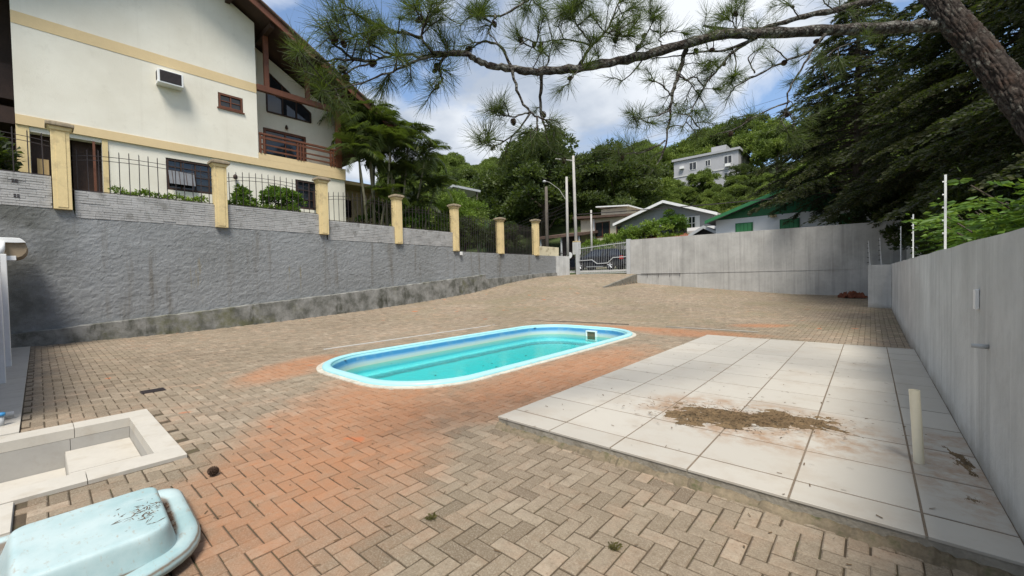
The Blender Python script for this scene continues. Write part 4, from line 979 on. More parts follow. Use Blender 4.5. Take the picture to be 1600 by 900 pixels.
# timber wing at the picture's left edge
Bx(HX-1.6, HX-.75, -4.5, -.31, 6.5, 7.0).build('timber_beam', M['darkwood'], hs)
Bx(HX-1.5, HX-.8, -4.5, -.31, 7.25, 8.30).build('timber_parapet', M['darkwood'], hs)
Bx(HX-9, HX-2.4, -6.0, -.31, 3.7, 11.2).build('left_wing', M['darkwood'], hs)
# air conditioner
ac = empty('air_conditioner', (HX, 3.4, 8.62), 'white window air conditioner sticking out of the cream house wall', 'air conditioner')
Bx(HX+.002, HX+.38, 2.94, 3.66, 8.54, 9.02).build('casing', M['white'], ac, bevel=.02)
for k in range(8): Bx(HX+.38, HX+.395, 3.02, 3.58, 8.62+k*.044, 8.65+k*.044).build('grille_slat', M['iron'], ac)
Bx(HX+.381, HX+.386, 3.0, 3.60, 8.60, 8.98).build('grille_back', M['iron'], ac)
Bx(HX+.12, HX+.30, 2.932, 2.939, 8.66, 8.95).build('side_vent', M['iron'], ac)

# ------------------------------------------------------------------ gate
gt = empty('driveway_gate', (-13.7, 25.25, 1.62), 'grey steel bar gate with a stepped middle rail across the drive', 'gate')
for x, w in ((-15.72, .11), (-11.86, .13)): Bx(x-w, x+w, 25.16, 25.36, 1.5, 3.86).build('post', M['galv'], gt, bevel=.008)
fr_ = MB(); fr_.tube([(-15.58, 25.25, 1.72), (-12.0, 25.25, 1.70)], .035, 4)
fr_.tube([(-15.56, 25.25, 3.46), (-14.6, 25.25, 3.52), (-13.4, 25.25, 3.60), (-12.0, 25.25, 3.66)], .035, 4)
fr_.tube([(-15.58, 25.25, 1.70), (-15.58, 25.25, 3.5)], .03, 4); fr_.tube([(-12.0, 25.25, 1.7), (-12.0, 25.25, 3.7)], .03, 4)
fr_.build('frame', M['galv'], gt)
MB().tube([(-15.56, 25.21, 2.62), (-14.55, 25.21, 2.64), (-14.15, 25.21, 2.36), (-13.35, 25.21, 2.38), (-12.95, 25.21, 2.72), (-12.02, 25.21, 2.74)], .035, 4).build('middle_rail', M['galv'], gt)
for k in range(26):
    x = -15.46+k*.1345; zt_ = 3.60+(x+15.5)*.055
    MB().tube([(x, 25.25, 1.72), (x, 25.25, zt_)], .0075, 5).build('bar', M['galv'], gt)
for x in (-15.0, -12.6): MB().lathe([(.05, -.02), (.05, .02)], (x, 25.25, 1.66), 10, 0, 'y').build('roller', M['iron'], gt)

# ------------------------------------------------------------------ car in the street
def make_car(x, y, z):
    """a tall estate car facing -x, built at its rear axle line; side nearest the yard faces -y"""
    car = empty('parked_car', (x, y, z), 'dark blue off-road car parked in the street behind the gate', 'car')
    paint = plain('dark_blue_paint', (.006, .008, .015), .22, .1, 2, 0, 50, spec=.6); chrome = plain('alloy', (.62, .63, .64), .35, .08, 5, 0, 60, metal=.6)
    X = lambda a: x+a
    # lower body profile (along x from nose -3.55 to tail .95), with wheel arches
    prof = [(-3.55, .45), (-3.6, .62), (-3.55, .86), (-3.35, .98), (-2.45, 1.06), (-1.9, 1.08), (.60, 1.08), (.90, 1.04), (.97, .80), (.98, .42), (.85, .32)]
    def arch(c): return [(c+.44*math.cos(a), .34+.44*math.sin(a)) for a in np.linspace(.05, math.pi-.05, 10)]
    low = prof + arch(0.0) + [(-.6, .30), (-2.1, .30)] + arch(-2.66) + [(-3.4, .32)]
    mb = MB(); n = len(low)
    V = []
    for yy, sc in ((-.90, .0), (-.93, .03), (.93, .03), (.90, .0)): V += [(X(px_), y+yy, z+pz) for px_, pz in low]
    Fs = [tuple(range(n)), tuple(range(3*n, 4*n))[::-1]]+[(k*n+i, k*n+(i+1) % n, (k+1)*n+(i+1) % n, (k+1)*n+i) for k in range(3) for i in range(n)]
    mb.add(V, Fs); body = mb.build('body', paint, car, bevel=.02)
    cab = [(-2.30, 1.06), (-1.62, 1.50), (-1.35, 1.565), (.15, 1.58), (.55, 1.53), (.88, 1.06)]
    mb = MB(); V = []; n = len(cab)
    for yy, inset in ((-.90, 0), (.90, 0)):
        V += [(X(a), y+yy*(1-.17*(h-1.06)/.6), z+h) for a, h in cab]
    mb.add(V, [tuple(range(n)), tuple(range(n, 2*n))[::-1]]+[(i, (i+1) % n, n+(i+1) % n, n+i) for i in range(n)])
    mb.build('cabin', paint, car, bevel=.05)
    def pane(a0, a1, b0, b1):
        P4 = [(a0, 1.12), (a1, 1.12), (b1, 1.47), (b0, 1.47)]
        for s in (-1, 1): MB().add([(X(a), y+s*(.905-.17*.9*(h-1.06)/.6), z+h) for a, h in P4], [(0, 1, 2, 3)]).build('window', M['glass'], car)
    pane(-2.10, -1.30, -1.52, -1.24); pane(-1.22, -.42, -1.18, -.42); pane(-.34, .60, -.34, .38)
    MB().add([(X(.875), y-.72, z+1.14), (X(.875), y+.72, z+1.14), (X(.60), y+.62, z+1.50), (X(.60), y-.62, z+1.50)], [(0, 1, 2, 3)]).build('rear_window', M['glass'], car)
    for s in (-1, 1):
        Bx(X(.76), X(.99), y+s*.80-.13, y+s*.80+.13, z+.78, z+1.04).build('taillight', plain('red_lens', (.42, .02, .02), .25, .1, 3, 0), car, bevel=.02)
        for a in (-2.66, 0):
            w = MB().lathe([(.2, -.11), (.33, -.10), (.345, -.05), (.345, .05), (.33, .10), (.2, .11)], (X(a), y+s*.80, z+.345), 24, 0, 'y').build('wheel', M['rubber'], car, smooth=True)
            r = MB().lathe([(.225, -.01), (.225, .012), (.20, .02)], (X(a), y+s*.905, z+.345), 24, 0, 'y').build('rim', M['iron'], w)
            for k in range(5):
                t = 2*math.pi*k/5+.3; MB().tube([(X(a), y+s*.93, z+.345), (X(a)+.21*math.cos(t), y+s*.93, z+.345+.21*math.sin(t))], [.06, .045], 6).build('spoke', chrome, w)
    Bx(X(-2.0), X(-.6), y-1.0, y-.90, z+.27, z+.33).build('side_step', chrome, car)
    Bx(X(.95), X(1.04), y-.85, y+.85, z+.42, z+.62).build('bumper', paint, car, bevel=.02)
    for a in (-1.28, -.40): Bx(X(a+.1), X(a+.28), y-.95, y-.925, z+.93, z+.96).build('door_handle', paint, car)
    MB().tube([(X(-1.3), y-.70, z+1.61), (X(.2), y-.70, z+1.62)], .02, 6).build('roof_rail', M['iron'], car)
    return car
make_car(-14.9, 29.4, 1.955)

# ------------------------------------------------------------------ poles and wires
def pole(x, y, z0, z1, r0, r1, mat, label, lean=0):
    p = empty('utility_pole', (x, y, z0), label, 'pole', 'utility poles beyond the gate')
    MB().tube([(x, y, z0-.3), (x+lean*.5, y, (z0+z1)/2), (x+lean, y, z1)], [r0, (r0+r1)/2, r1], 12).build('shaft', mat, p, smooth=True); return p
p1 = pole(-17.1, 26.1, 1.65, 8.95, .11, .085, M['pole'], 'slim concrete pole left of the gate, nearest the cream block')
p2 = pole(-16.45, 26.3, 1.65, 10.45, .13, .09, M['pole'], 'tall concrete pole with crossarm at the gate post', -.16)
Bx(-16.68, -16.22, 26.1, 26.5, 3.15, 4.05).build('base_sleeve', M['cement'], p2)
Bx(-16.66, -16.24, 26.09, 26.51, 4.06, 4.12).build('yellow_ring', M['yellow'], p2)
MB().tube([(-18.2, 26.3, 10.55), (-16.5, 26.3, 10.05)], .05, 6).build('crossarm', M['pole'], p2)
MB().tube([(-17.15, 26.1, 7.2), (-17.7, 26.0, 8.1), (-18.5, 25.9, 8.75), (-18.9, 25.9, 8.9)], .018, 6).build('lamp_arm', M['pole'], p1)
MB().lathe([(.05, -.05), (.14, .02), (.12, .10), (.03, .15)], (-19.0, 25.9, 8.85), 10).build('lamp_head', M['galv'], p1, smooth=True)
p3 = pole(-21.1, 29.0, 2.2, 9.3, .16, .12, M['poledark'], 'dark timber pole behind the last fence pillar')
p4 = pole(-19.4, 33.6, 2.0, 7.6, .10, .08, M['pole'], 'short thin pole right of the tall concrete pole')
def wire(a, b, sag, label, r=.012):
    pts = [(a[0]+(b[0]-a[0])*t, a[1]+(b[1]-a[1])*t, a[2]+(b[2]-a[2])*t-4*sag*t*(1-t)) for t in np.linspace(0, 1, 13)]
    MB().tube(pts, r, 4).build('overhead_wire', M['iron'], label=label, cat='wire')
for k, nm in enumerate(('topmost', 'second', 'third', 'lowest')):
    z = 7.6-.28*k
    wire((-17.1, 26.1, z-.5), (-21.1, 29.0, z-.3), .12, f'{nm} dark wire between the slim pole and the timber pole')
    wire((-21.1, 29.0, z-.3), (-44, 42, z+.5), .5, f'{nm} dark wire running left from the timber pole past the big tree')
for k, nm in enumerate(('upper', 'middle', 'lower')):
    wire((-16.6, 26.3, 10.3-.32*k), (14, 29, 13.6-.45*k), .5, f'{nm} thin wire rising right from the tall concrete pole across the sky', .008)
wire((-16.45, 26.3, 6.1), (20, 31, 6.4), .5, 'thick dark cable crossing before the grey house', .035)

# ------------------------------------------------------------------ neighbouring buildings
def gabled(name, label, x0, x1, y0, y1, z0, ze, zr, xr, wm, rm, tm, over=.6, thick=.14):
    h = empty(name, ((x0+x1)/2, y0, z0), label, 'house')
    MB().prism([(x0, z0), (x1, z0), (x1, ze), (xr, zr), (x0, ze)], 'y', y0, y1).build('wall', wm, h)
    r = MB(); sl = (zr-ze)/(xr-x0); sr = (zr-ze)/(x1-xr); t = thick
    r.prism([(xr, zr+.03), (xr, zr+.03+t), (x0-over, ze-sl*over+.03+t), (x0-over, ze-sl*over+.03)], 'y', y0-.7, y1+.4)
    r.prism([(xr, zr+.03), (xr, zr+.03+t), (x1+over, ze-sr*over+.03+t), (x1+over, ze-sr*over+.03)], 'y', y0-.7, y1+.4)
    ro = r.build('roof', rm, h)
    b = MB(); e = .11
    b.prism([(xr, zr+.04+t), (xr, zr-.05), (x0-over, ze-sl*over-.05), (x0-over, ze-sl*over+.04+t)], 'y', y0-.76, y0-.70)
    b.prism([(xr, zr+.04+t), (xr, zr-.05), (x1+over, ze-sr*over-.05), (x1+over, ze-sr*over+.04+t)], 'y', y0-.765, y0-.705)
    b.build('fascia', tm, ro)
    return h
def ywin(h, x0, x1, z0, z1, y, fm, shutters=None, nv=2, nh=2):
    f = MB(); w = .06; f.box(x0, x1, y-.05, y-.005, z0, z0+w); f.box(x0, x1, y-.05, y-.005, z1-w, z1); f.box(x0, x0+w, y-.05, y-.005, z0+w, z1-w); f.box(x1-w, x1, y-.05, y-.005, z0+w, z1-w)
    o = f.build('window', fm, h)
    Bx(x0+w, x1-w, y-.02, y-.008, z0+w, z1-w).build('pane', M['glass'], o)
    for k in range(1, nv): a = x0+(x1-x0)*k/nv; Bx(a-.03, a+.03, y-.045, y-.021, z0+w, z1-w).build('mullion', fm, o)
    for k in range(1, nh): a = z0+(z1-z0)*k/nh; Bx(x0+w, x1-w, y-.040, y-.021, a-.02, a+.02).build('glazing_bar', fm, o)
    if shutters:
        for a, b_ in ((x0-(x1-x0)*.55, x0-.02), (x1+.02, x1+(x1-x0)*.55)): Bx(a, b_, y-.06, y-.02, z0, z1).build('shutter', shutters, o)
    return o
greyw = plain('grey_siding', (.30, .31, .315), .85, .1, 1, .2, 20); whitetrim = M['white']; green = plain('green_paint', (.03, .16, .06), .55, .12, 3, .1, 30)
gh = gabled('neighbour_house', 'grey house with white roof edge across the street', -17.6, -9.6, 36, 46, 2, 6.35, 7.72, -13.4, greyw, M['pole'], whitetrim, .5)
ywin(gh, -14.9, -14.1, 5.35, 6.25, 36, whitetrim, whitetrim, 3, 2); ywin(gh, -11.55, -10.95, 5.2, 6.35, 36, whitetrim, whitetrim, 2, 2)
Bx(-11.2, -8.4, 34.6, 36, 4.75, 5.0).build('balcony_slab', M['pole'], gh); Bx(-11.2, -8.4, 34.6, 34.7, 5.0, 5.25).build('balcony_parapet', whitetrim, gh)
Bx(-9.58, -8.3, 36.2, 40, 2, 6.3).build('side_wing', whitetrim, gh); ywin(gh, -9.4, -8.6, 5.2, 6.2, 36.2, whitetrim)
gg = gabled('neighbour_house', 'white house with green gable and shutters behind the tall wall', -8.5, 2.2, 32.5, 42, 1.9, 5.35, 7.2, -3.1, plain('white_render', (.84, .84, .82), .9, .05, 1, .2, 30), M['pole'], green, .55)
# green gable boards
MB().add([(-8.45, 32.485, 5.38), (2.15, 32.485, 5.38), (-3.1, 32.485, 7.16)], [(0, 1, 2)]).build('gable_boards', green, gg)
for a in (-7.2, -4.55, -1.4):
    o = Bx(a, a+1.08, 32.42, 32.49, 4.0, 5.02).build('shuttered_window', green, gg)
    lg = plain('light_green_paint', (.06, .26, .10), .55, .1, 3, .1, 30) if a == -7.2 else lg
    for k in range(4): Bx(a+.08+k*.235, a+.08+k*.235+.20, 32.40, 32.418, 4.06, 4.96).build('shutter_leaf', lg, o)
Bx(-5.1, -4.72, 32.3, 32.5, 5.22, 5.36).build('lamp', M['yellow'], gg)
ch = empty('neighbour_house', (-21, 37, 2), 'pale cream two storey house behind the gate hedge', 'house')
crm = plain('cream_render', (.50, .45, .34), .9, .08, 1, .2, 30, dirt=(.33, .3, .24), dirt_amt=.5)
Bx(-22.6, -17.2, 37, 45, 2, 7.35).build('wall', crm, ch)
MB().prism([(-23.2, 7.45), (-16.8, 7.1), (-16.8, 7.3), (-23.2, 7.7)], 'y', 36.4, 45.5).build('roof', M['rooftile'], ch)
Bx(-21.0, -18.2, 38.4, 44, 7.3, 8.35).build('upper_block', crm, ch); MB().prism([(-21.4, 8.6), (-17.8, 8.3), (-17.8, 8.42), (-21.4, 8.72)], 'y', 38, 44.4).build('upper_roof', M['white'], ch)
ywin(ch, -20.9, -19.3, 5.4, 6.9, 37, M['wood'], None, 2, 1); ywin(ch, -18.6, -17.7, 5.3, 6.6, 37, M['wood'], None, 1, 2)
Bx(-21.1, -20.97, 36.9, 37, 4, 7.3).build('corner_trim', M['white'], ch)
# red tile lean-to, brown shelter, dark gable, roof on posts
lt = empty('lean_to', (-12.8, 30.5, 2), 'red clay tiled lean-to roof just above the tall wall', 'roof')
Bx(-14.6, -10.0, 33.6, 35, 2, 4.2).build('wall', M['cement'], lt)
MB().prism([(33.2, 4.25), (35.3, 4.75), (35.3, 4.85), (33.2, 4.35)], 'x', -14.8, -9.9).build('roof_base', M['redtile'], lt)
for k in range(26): MB().tube([(-14.7+k*.187, 33.15, 4.37), (-14.7+k*.187, 35.3, 4.88)], .08, 6).build('tile', M['redtile'], lt)
sh = empty('carport', (-19.6, 31, 2), 'dark open shelter with a brown roof left of the slim pole', 'carport')
MB().prism([(33.4, 5.35), (38, 6.0), (38, 6.25), (33.4, 5.6)], 'x', -25.5, -20.6).build('roof', M['rooftile'], sh)
for x in (-25.3, -22.8, -20.8): MB().tube([(x, 33.7, 2), (x, 33.7, 5.4)], .09, 8).build('post', M['galv'], sh)
Bx(-25.5, -20.6, 37.8, 38, 2, 6).build('rear_wall', M['darkwood'], sh)
sg = empty('street_railing', (-19.5, 33.35, 2), 'dark iron railing gate across the street', 'railing')
MB().box(-25, -17.9, 33.33, 33.37, 2.3, 2.36).box(-25, -17.9, 33.33, 33.37, 3.75, 3.81).build('rails', M['iron'], sg)
for k in range(40): MB().tube([(-24.9+k*.178, 33.35, 2.1), (-24.9+k*.178, 33.35, 4.0)], .014, 4).build('bar', M['iron'], sg)
MB().lathe([(.3, -.01), (.3, .01)], (-21.6, 33.25, 3.55), 20, 0, 'y').build('round_sign', M['white'], smooth=False, label='round white sign on the railing across the street', cat='sign')
shed = gabled('shed', 'small dark grey gabled shed roof beside the red tiles', -10.2, -8.6, 33.4, 36, 2, 4.5, 4.95, -9.4, M['asphalt'], M['asphalt'], M['galv'], .3)
shed['category'] = 'shed'
ps = empty('pergola', (-30, 26, 6), 'small weathered roof on posts above the yellow-green bush', 'pergola')
MB().prism([(-31.6, 9.25), (-28.6, 9.9), (-28.6, 10.1), (-31.6, 9.45)], 'y', 25, 28.5).build('roof', M['galv'], ps)
for x, zt_ in ((-31.4, 9.3), (-28.8, 9.85)):
    for y in (25.2, 28.2): MB().tube([(x, y, 2.0), (x, y, zt_)], .09, 6).build('post', M['poledark'], ps)
# apartment block on the hill
ap = empty('apartment_block', (-22.5, 82, 13), 'grey concrete apartment block on the wooded hill', 'building')
agr = plain('apartment_render', (.37, .37, .38), .9, .08, .4, .15, 10)
Bx(-28.2, -17.2, 80, 92, 10, 22.9).build('wall', agr, ap)
Bx(-28.5, -16.9, 79.7, 92.3, 22.9, 23.3).build('parapet', agr, ap)
Bx(-22.9, -20.3, 85, 90, 23.3, 25.6).build('stair_tower', agr, ap)
for z in (14.2, 17.1, 20.0): Bx(-28.25, -17.15, 79.9, 79.99, z-.12, z+.05).build('floor_line', M['cement'], ap)
for z in (15.2, 18.1, 21.0):
    for x in (-25.4, -19.5): ywin(ap, x, x+1.3, z-.2, z+1.2, 79.99, M['white'], None, 2, 1)
    for x in (-22.6,): ywin(ap, x, x+.9, z, z+1.1, 79.99, M['white'], None, 2, 1)
    Bx(-27.0, -26.3, 79.5, 79.98, z+.3, z+.75).build('air_conditioner', M['white'], ap)
    Bx(-19.2, -18.4, 79.4, 79.93, z-.75, z-.3).build('air_conditioner', M['white'], ap)
    Bx(-17.19, -17.14, 84, 85.2, z, z+1.2).build('side_window', M['white'], ap)

# ------------------------------------------------------------------ foliage builders
def frames(d):
    d = d/np.maximum(np.linalg.norm(d, axis=1, keepdims=True), 1e-6)
    h = np.where(np.abs(d[:, 2:3]) < .9, np.array([[0, 0, 1.]]), np.array([[1., 0, 0]]))
    s = np.cross(d, h); s /= np.maximum(np.linalg.norm(s, axis=1, keepdims=True), 1e-6); return d, s, np.cross(s, d)
def leaf_quads(pos, d, L, W, curl=.15, r=rng):
    """diamond shaped leaves: base, side, tip, side"""
    d, s, nrm = frames(d); n = len(pos); a = r.uniform(0, 2*math.pi, (n, 1))
    s2 = s*np.cos(a)+nrm*np.sin(a); n2 = np.cross(s2, d)
    L = np.broadcast_to(np.asarray(L, float).reshape(-1, 1), (n, 1)); W = np.broadcast_to(np.asarray(W, float).reshape(-1, 1), (n, 1))
    V = np.stack([pos, pos+d*L*.45+s2*W*.5+n2*L*curl*.5, pos+d*L-n2*L*curl*.3, pos+d*L*.45-s2*W*.5+n2*L*curl*.5], 1)
    return V.reshape(-1, 3)
def quads(n): return (np.arange(n*4).reshape(n, 4))
def sphere_pts(n, r):
    v = r.normal(size=(n, 3)); return v/np.linalg.norm(v, axis=1, keepdims=True)
def crown_mesh(name, clumps, per, L, W, mat, seed, up=.5, flat=.8, shade=True):
    """clumps: (x, y, z, radius); leaves sit on each clump's skin, denser above"""
    r = np.random.default_rng(seed); C = np.array(clumps, float); k = len(C)
    cnt = np.maximum(8, (per*(C[:, 3]/C[:, 3].mean())**2).astype(int)); idx = np.repeat(np.arange(k), cnt); n = len(idx)
    d = sphere_pts(n, r); d[:, 2] = np.where(d[:, 2] < -.35, -d[:, 2]*.6, d[:, 2])
    rad = C[idx, 3]*(r.uniform(.25, 1.0, n)**.45)*(1+.12*r.normal(size=n))
    pos = C[idx, :3]+d*rad[:, None]*np.array([1, 1, flat])
    od = d+r.normal(0, .55, (n, 3))+np.array([0, 0, up-.45])
    LL = L*r.uniform(.6, 1.35, n); V = leaf_quads(pos, od, LL, LL*W/L, .2, r)
    ct = r.uniform(.25, .75, k)
    t = np.clip(ct[idx]+r.normal(0, .16, n), 0, 1)
    return np_mesh(name, V, quads(n), mat, tint=np.repeat(t, 4), smooth=False)
def blob_clumps(seed, n, rx, ry, rz, cz, cr, hollow=.45):
    r = np.random.default_rng(seed); d = sphere_pts(n, r); d[:, 2] = np.where(d[:, 2] < -.5, -d[:, 2], d[:, 2])
    rad = r.uniform(hollow, 1, n)**.6; lump = 1+.22*np.sin(3*np.arctan2(d[:, 1], d[:, 0])+seed)+.12*r.normal(size=n)
    return [(d[i, 0]*rx*rad[i]*lump[i], d[i, 1]*ry*rad[i]*lump[i], cz+d[i, 2]*rz*rad[i], cr*r.uniform(.6, 1.25)) for i in range(n)]
def trunk_mesh(name, h, r0, mat, seed, limbs=7, spread=.5, top=.75):
    r = np.random.default_rng(seed); mb = MB(); pts = [(r.normal(0, .03*h*k/5), r.normal(0, .03*h*k/5), h*top*k/5) for k in range(6)]; pts[0] = (0, 0, -.4)
    mb.tube(pts, [r0*(1-.12*k) for k in range(6)], 9)
    for k in range(limbs):
        b = Vector(pts[2+k % 4]); a = r.uniform(0, 6.28); L = h*spread*r.uniform(.5, 1); e = b+Vector((math.cos(a)*L*.8, math.sin(a)*L*.8, L*.75)); m = (b+e)/2+Vector((0, 0, -.06*L))
        mb.tube([b, m, e], [r0*.42, r0*.28, r0*.1], 6)
    me = bpy.data.meshes.new(name); me.from_pydata(mb.v, [], mb.f); me.materials.append(mat); return me
def tree(name, loc, trunk, crown, label, cat, group=None, rz=0., sc=(1, 1, 1)):
    e = empty(name, loc, label, cat, group); e.rotation_euler = (0, 0, rz); e.scale = sc
    if trunk: link('trunk', trunk, e)
    if crown: link('crown', crown, e)
    return e

# trees on the hill: a handful of crowns, many individuals
hill_kinds = []
for k in range(5):
    cl = blob_clumps(20+k, 46, 4.2, 4.2, 3.4, 6.2, 1.25)
    hill_kinds.append((trunk_mesh('trunk', 7, .22, M['treebark'], 30+k), crown_mesh('crown', cl, 330, .32, .20, M['hillleaf'] if k != 3 else M['bigtree'], 40+k)))
r_h = np.random.default_rng(5); cnt_ = 0
pts_h = []
while len(pts_h) < 190:
    y = r_h.uniform(47, 118); x = r_h.uniform(-1.35*y-18, -.05*y+8)
    if -29.5 < x < -16 and 74 < y < 94: continue
    if any((x-a)**2+(y-b)**2 < 4.6**2 for a, b in pts_h): continue
    pts_h.append((x, y))
for _ in range(60):                                   # low growth on the slope below the apartment block
    y = r_h.uniform(45, 78); pts_h.append((y*r_h.uniform(-.40, -.10), y))
pts_h += [(-22.4, 70), (-24.2, 68.5), (-20.6, 71.5)]
for i, (x, y) in enumerate(pts_h):
    k = i % 5; s = r_h.uniform(.75, 1.25)
    if -.42 < x/y < -.03 and y < 80: s = r_h.uniform(.27, .41)*y/60
    if i >= 250: s = .44+.08*(i-250)
    s *= .92
    tree('hill_tree', (x, y, float(land_z(x, y))-.4), *hill_kinds[k], ('low leafy tree on the slope below the grey apartment block' if i >= 190 or (-.42 < x/y < -.03 and y < 80) else 'green tree on the hillside left of the largest dark tree' if x/y < -.85 else 'green tree on the hillside behind the largest dark tree and the poles' if x/y < -.42 else 'green tree on the hilltop around and behind the apartment block'), 'tree', 'trees of the wood on the hill', r_h.uniform(0, 6.28), (s, s, s*r_h.uniform(.85, 1.2)))
# the big dark tree across the street and its neighbours
for (x, y, sc, sd, lab) in ((-33.0, 44.5, 1.0, 61, 'largest dark spreading tree behind the poles across the street'), (-41.5, 46.5, .8, 62, 'dark leafy tree left of the largest tree'), (-24.0, 47.0, .74, 63, 'dark leafy tree right of the tall concrete pole')):
    cl = blob_clumps(sd, 120, 7.2, 7.0, 7.6, 9.4, 1.45)
    tree('street_tree', (x, y, float(land_z(x, y))), trunk_mesh('trunk', 12, .5, M['treebark'], sd), crown_mesh('crown', cl, 230, .42, .26, M['bigtree'], sd+1), lab, 'tree', None, 0, (sc, sc, sc))
# bushes and hedges
def bush(name, loc, rx, ry, rz, n, per, L, mat, label, cat='bush', seed=0, cr=.3):
    cl = blob_clumps(100+seed, n, rx, ry, rz, rz*.9, cr)
    return tree(name, loc, trunk_mesh('trunk', rz*1.6, .05+.02*rz, M['treebark'], seed, 6, .5), crown_mesh('crown', cl, per, L, L*.55, mat, 200+seed), label, cat)
bush('bush', (-16.6, 34.2, 2.0), 3.0, 1.0, 1.75, 60, 110, .16, M['limeleaf'], 'light green bush spilling over behind the gate', seed=1, cr=.45)
bush('bush', (-19.6, 34.6, 2.0), 1.8, 1.0, 1.6, 40, 110, .16, M['limeleaf'], 'light green hedge bush left behind the gate', seed=2, cr=.45)
bush('bush', (-14.2, 34.3, 2.1), 2.4, 1.2, 2.0, 60, 110, .18, M['limeleaf'], 'yellow-green bush before the grey house', seed=3, cr=.5)
bush('bush', (-12.7, 35.3, 2.4), 1.25, 1.0, 2.4, 46, 120, .16, M['shrubleaf'], 'round dark green tree before the grey house windows', 'tree', seed=4, cr=.45)
bush('bush', (-18.6, 16.6, 2.8), 1.2, 1.9, 1.9, 60, 170, .11, M['limeleaf'], 'yellow-green bush behind the fence between two pillars', seed=5, cr=.4)
bush('bush', (-17.2, 15.8, 2.8), .5, 1.4, 1.1, 40, 170, .10, M['darkshrub'], 'dark shrub pressed behind the tall railing, nearer bay', seed=6, cr=.32)
bush('bush', (-17.2, 19.2, 2.8), .5, 1.7, 1.1, 46, 170, .10, M['darkshrub'], 'dark shrub pressed behind the tall railing, farther bay', seed=7, cr=.32)
bush('bush', (-19.0, 12.9, 3.8), 1.2, 1.6, .9, 46, 150, .12, M['shrubleaf'], 'green shrub behind the fence below the palms', seed=8, cr=.35)
bush('bush', (-22.5, 19.5, 2.8), 2.6, 3.0, 2.2, 60, 160, .2, M['hillleaf'], 'leafy garden tree behind the fence shrubs', 'tree', seed=9, cr=.6)
bush('bush', (-28.0, 22.5, 2.8), 3.2, 3.2, 3.4, 70, 170, .26, M['hillleaf'], 'broad garden tree left of the small weathered roof', 'tree', seed=10, cr=.8)
bush('bush', (-17.1, 6.15, 3.9), .42, .58, .62, 34, 60, .13, M['shrubleaf'], 'leafy green shrub behind the railing under the balcony', seed=11, cr=.2)
bush('bush', (-17.0, 5.0, 3.9), .3, .28, .5, 14, 50, .14, M['shrubleaf'], 'small upright shrub left of the leafy shrub behind the railing', seed=12, cr=.17)
for k, (ya, yb) in enumerate(((1.6, 3.8), (4.3, 6.8))):
    cl = [(0, y-(ya+yb)/2, .40+.06*math.sin(y*9), .14) for y in np.arange(ya, yb, .11)]
    tree('low_hedge', (-16.75, (ya+yb)/2, 3.82), None, crown_mesh('crown', cl, 46, .10, .04, M['limeleaf'], 310+k), ('strip of lime green plants along the fence by the house door', 'strip of lime green plants along the fence under the house window')[k], 'plants')
# plants at the left edge, behind the railing
bush('bush', (-18.2, -1.1, 3.9), .6, .7, .9, 36, 90, .18, M['darkshrub'], 'dark shrub behind the railing at the left picture edge', seed=13, cr=.3)
# tall columnar cactus-like plant
cac = empty('column_cactus', (-17.9, 18.6, 2.8), 'clump of tall upright green cactus columns behind the fence', 'cactus')
for k in range(11):
    a, q = rng.normal(0, .25), rng.normal(0, .35); h = rng.uniform(1.8, 2.9)
    MB().tube([(-17.9+a, 18.6+q, 2.8), (-17.9+a*1.3, 18.6+q*1.2, 2.8+h*.6), (-17.9+a*1.4, 18.6+q*1.25, 2.8+h)], [.08, .085, .03], 6).build('column', plain('cactus_skin', (.045, .085, .03), .6, .25, 6) if k == 0 else bpy.data.materials['cactus_skin'], cac)
# shrubs behind the right wall
def compound_shrub(loc, n_st, h, spread, label, seed, mat):
    r = np.random.default_rng(seed); P_, D_ = [], []; mb = MB()
    for k in range(n_st):
        a = r.uniform(0, 6.28); rr = spread*r.uniform(.2, 1)**.7; hh = h*r.uniform(.55, 1.0)
        e = np.array([math.cos(a)*rr, math.sin(a)*rr, hh]); m_ = e*np.array([.45, .45, .6])
        mb.tube([(0, 0, 0), m_.tolist(), e.tolist()], [.03, .02, .007], 5)
        for q in range(16):                          # compound leaves along the stem
            t = r.uniform(.35, 1.05); b = m_*2*t*(1-t)+e*t*t; b = b+r.normal(0, .06, 3)
            da = r.uniform(0, 6.28); L = r.uniform(.28, .5); d = np.array([math.cos(da), math.sin(da), r.uniform(-.25, .45)])
            s = np.cross(d, [0, 0, 1]); s /= np.linalg.norm(s)
            for u in np.linspace(.2, 1, 7):
                p = b+d*L*u-np.array([0, 0, .22*L*u*u])
                for sg_ in (-1, 1): P_.append(p); D_.append(d*.55+s*sg_*.85+np.array([0, 0, -.15]))
            P_.append(b+d*L); D_.append(d)
    P_ = np.array(P_); D_ = np.array(D_)+r.normal(0, .12, (len(P_), 3)); n = len(P_)
    LL = r.uniform(.085, .15, n); V = leaf_quads(P_, D_, LL, LL*.42, .12, r)
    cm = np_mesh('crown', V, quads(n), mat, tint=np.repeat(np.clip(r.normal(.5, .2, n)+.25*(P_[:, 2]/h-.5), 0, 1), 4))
    me = bpy.data.meshes.new('stems'); me.from_pydata(mb.v, [], mb.f); me.materials.append(M['treebark'])
    e = empty('leafy_shrub', loc, label, 'shrub', 'shrubs behind the right wall'); link('stems', me, e); link('crown', cm, e)
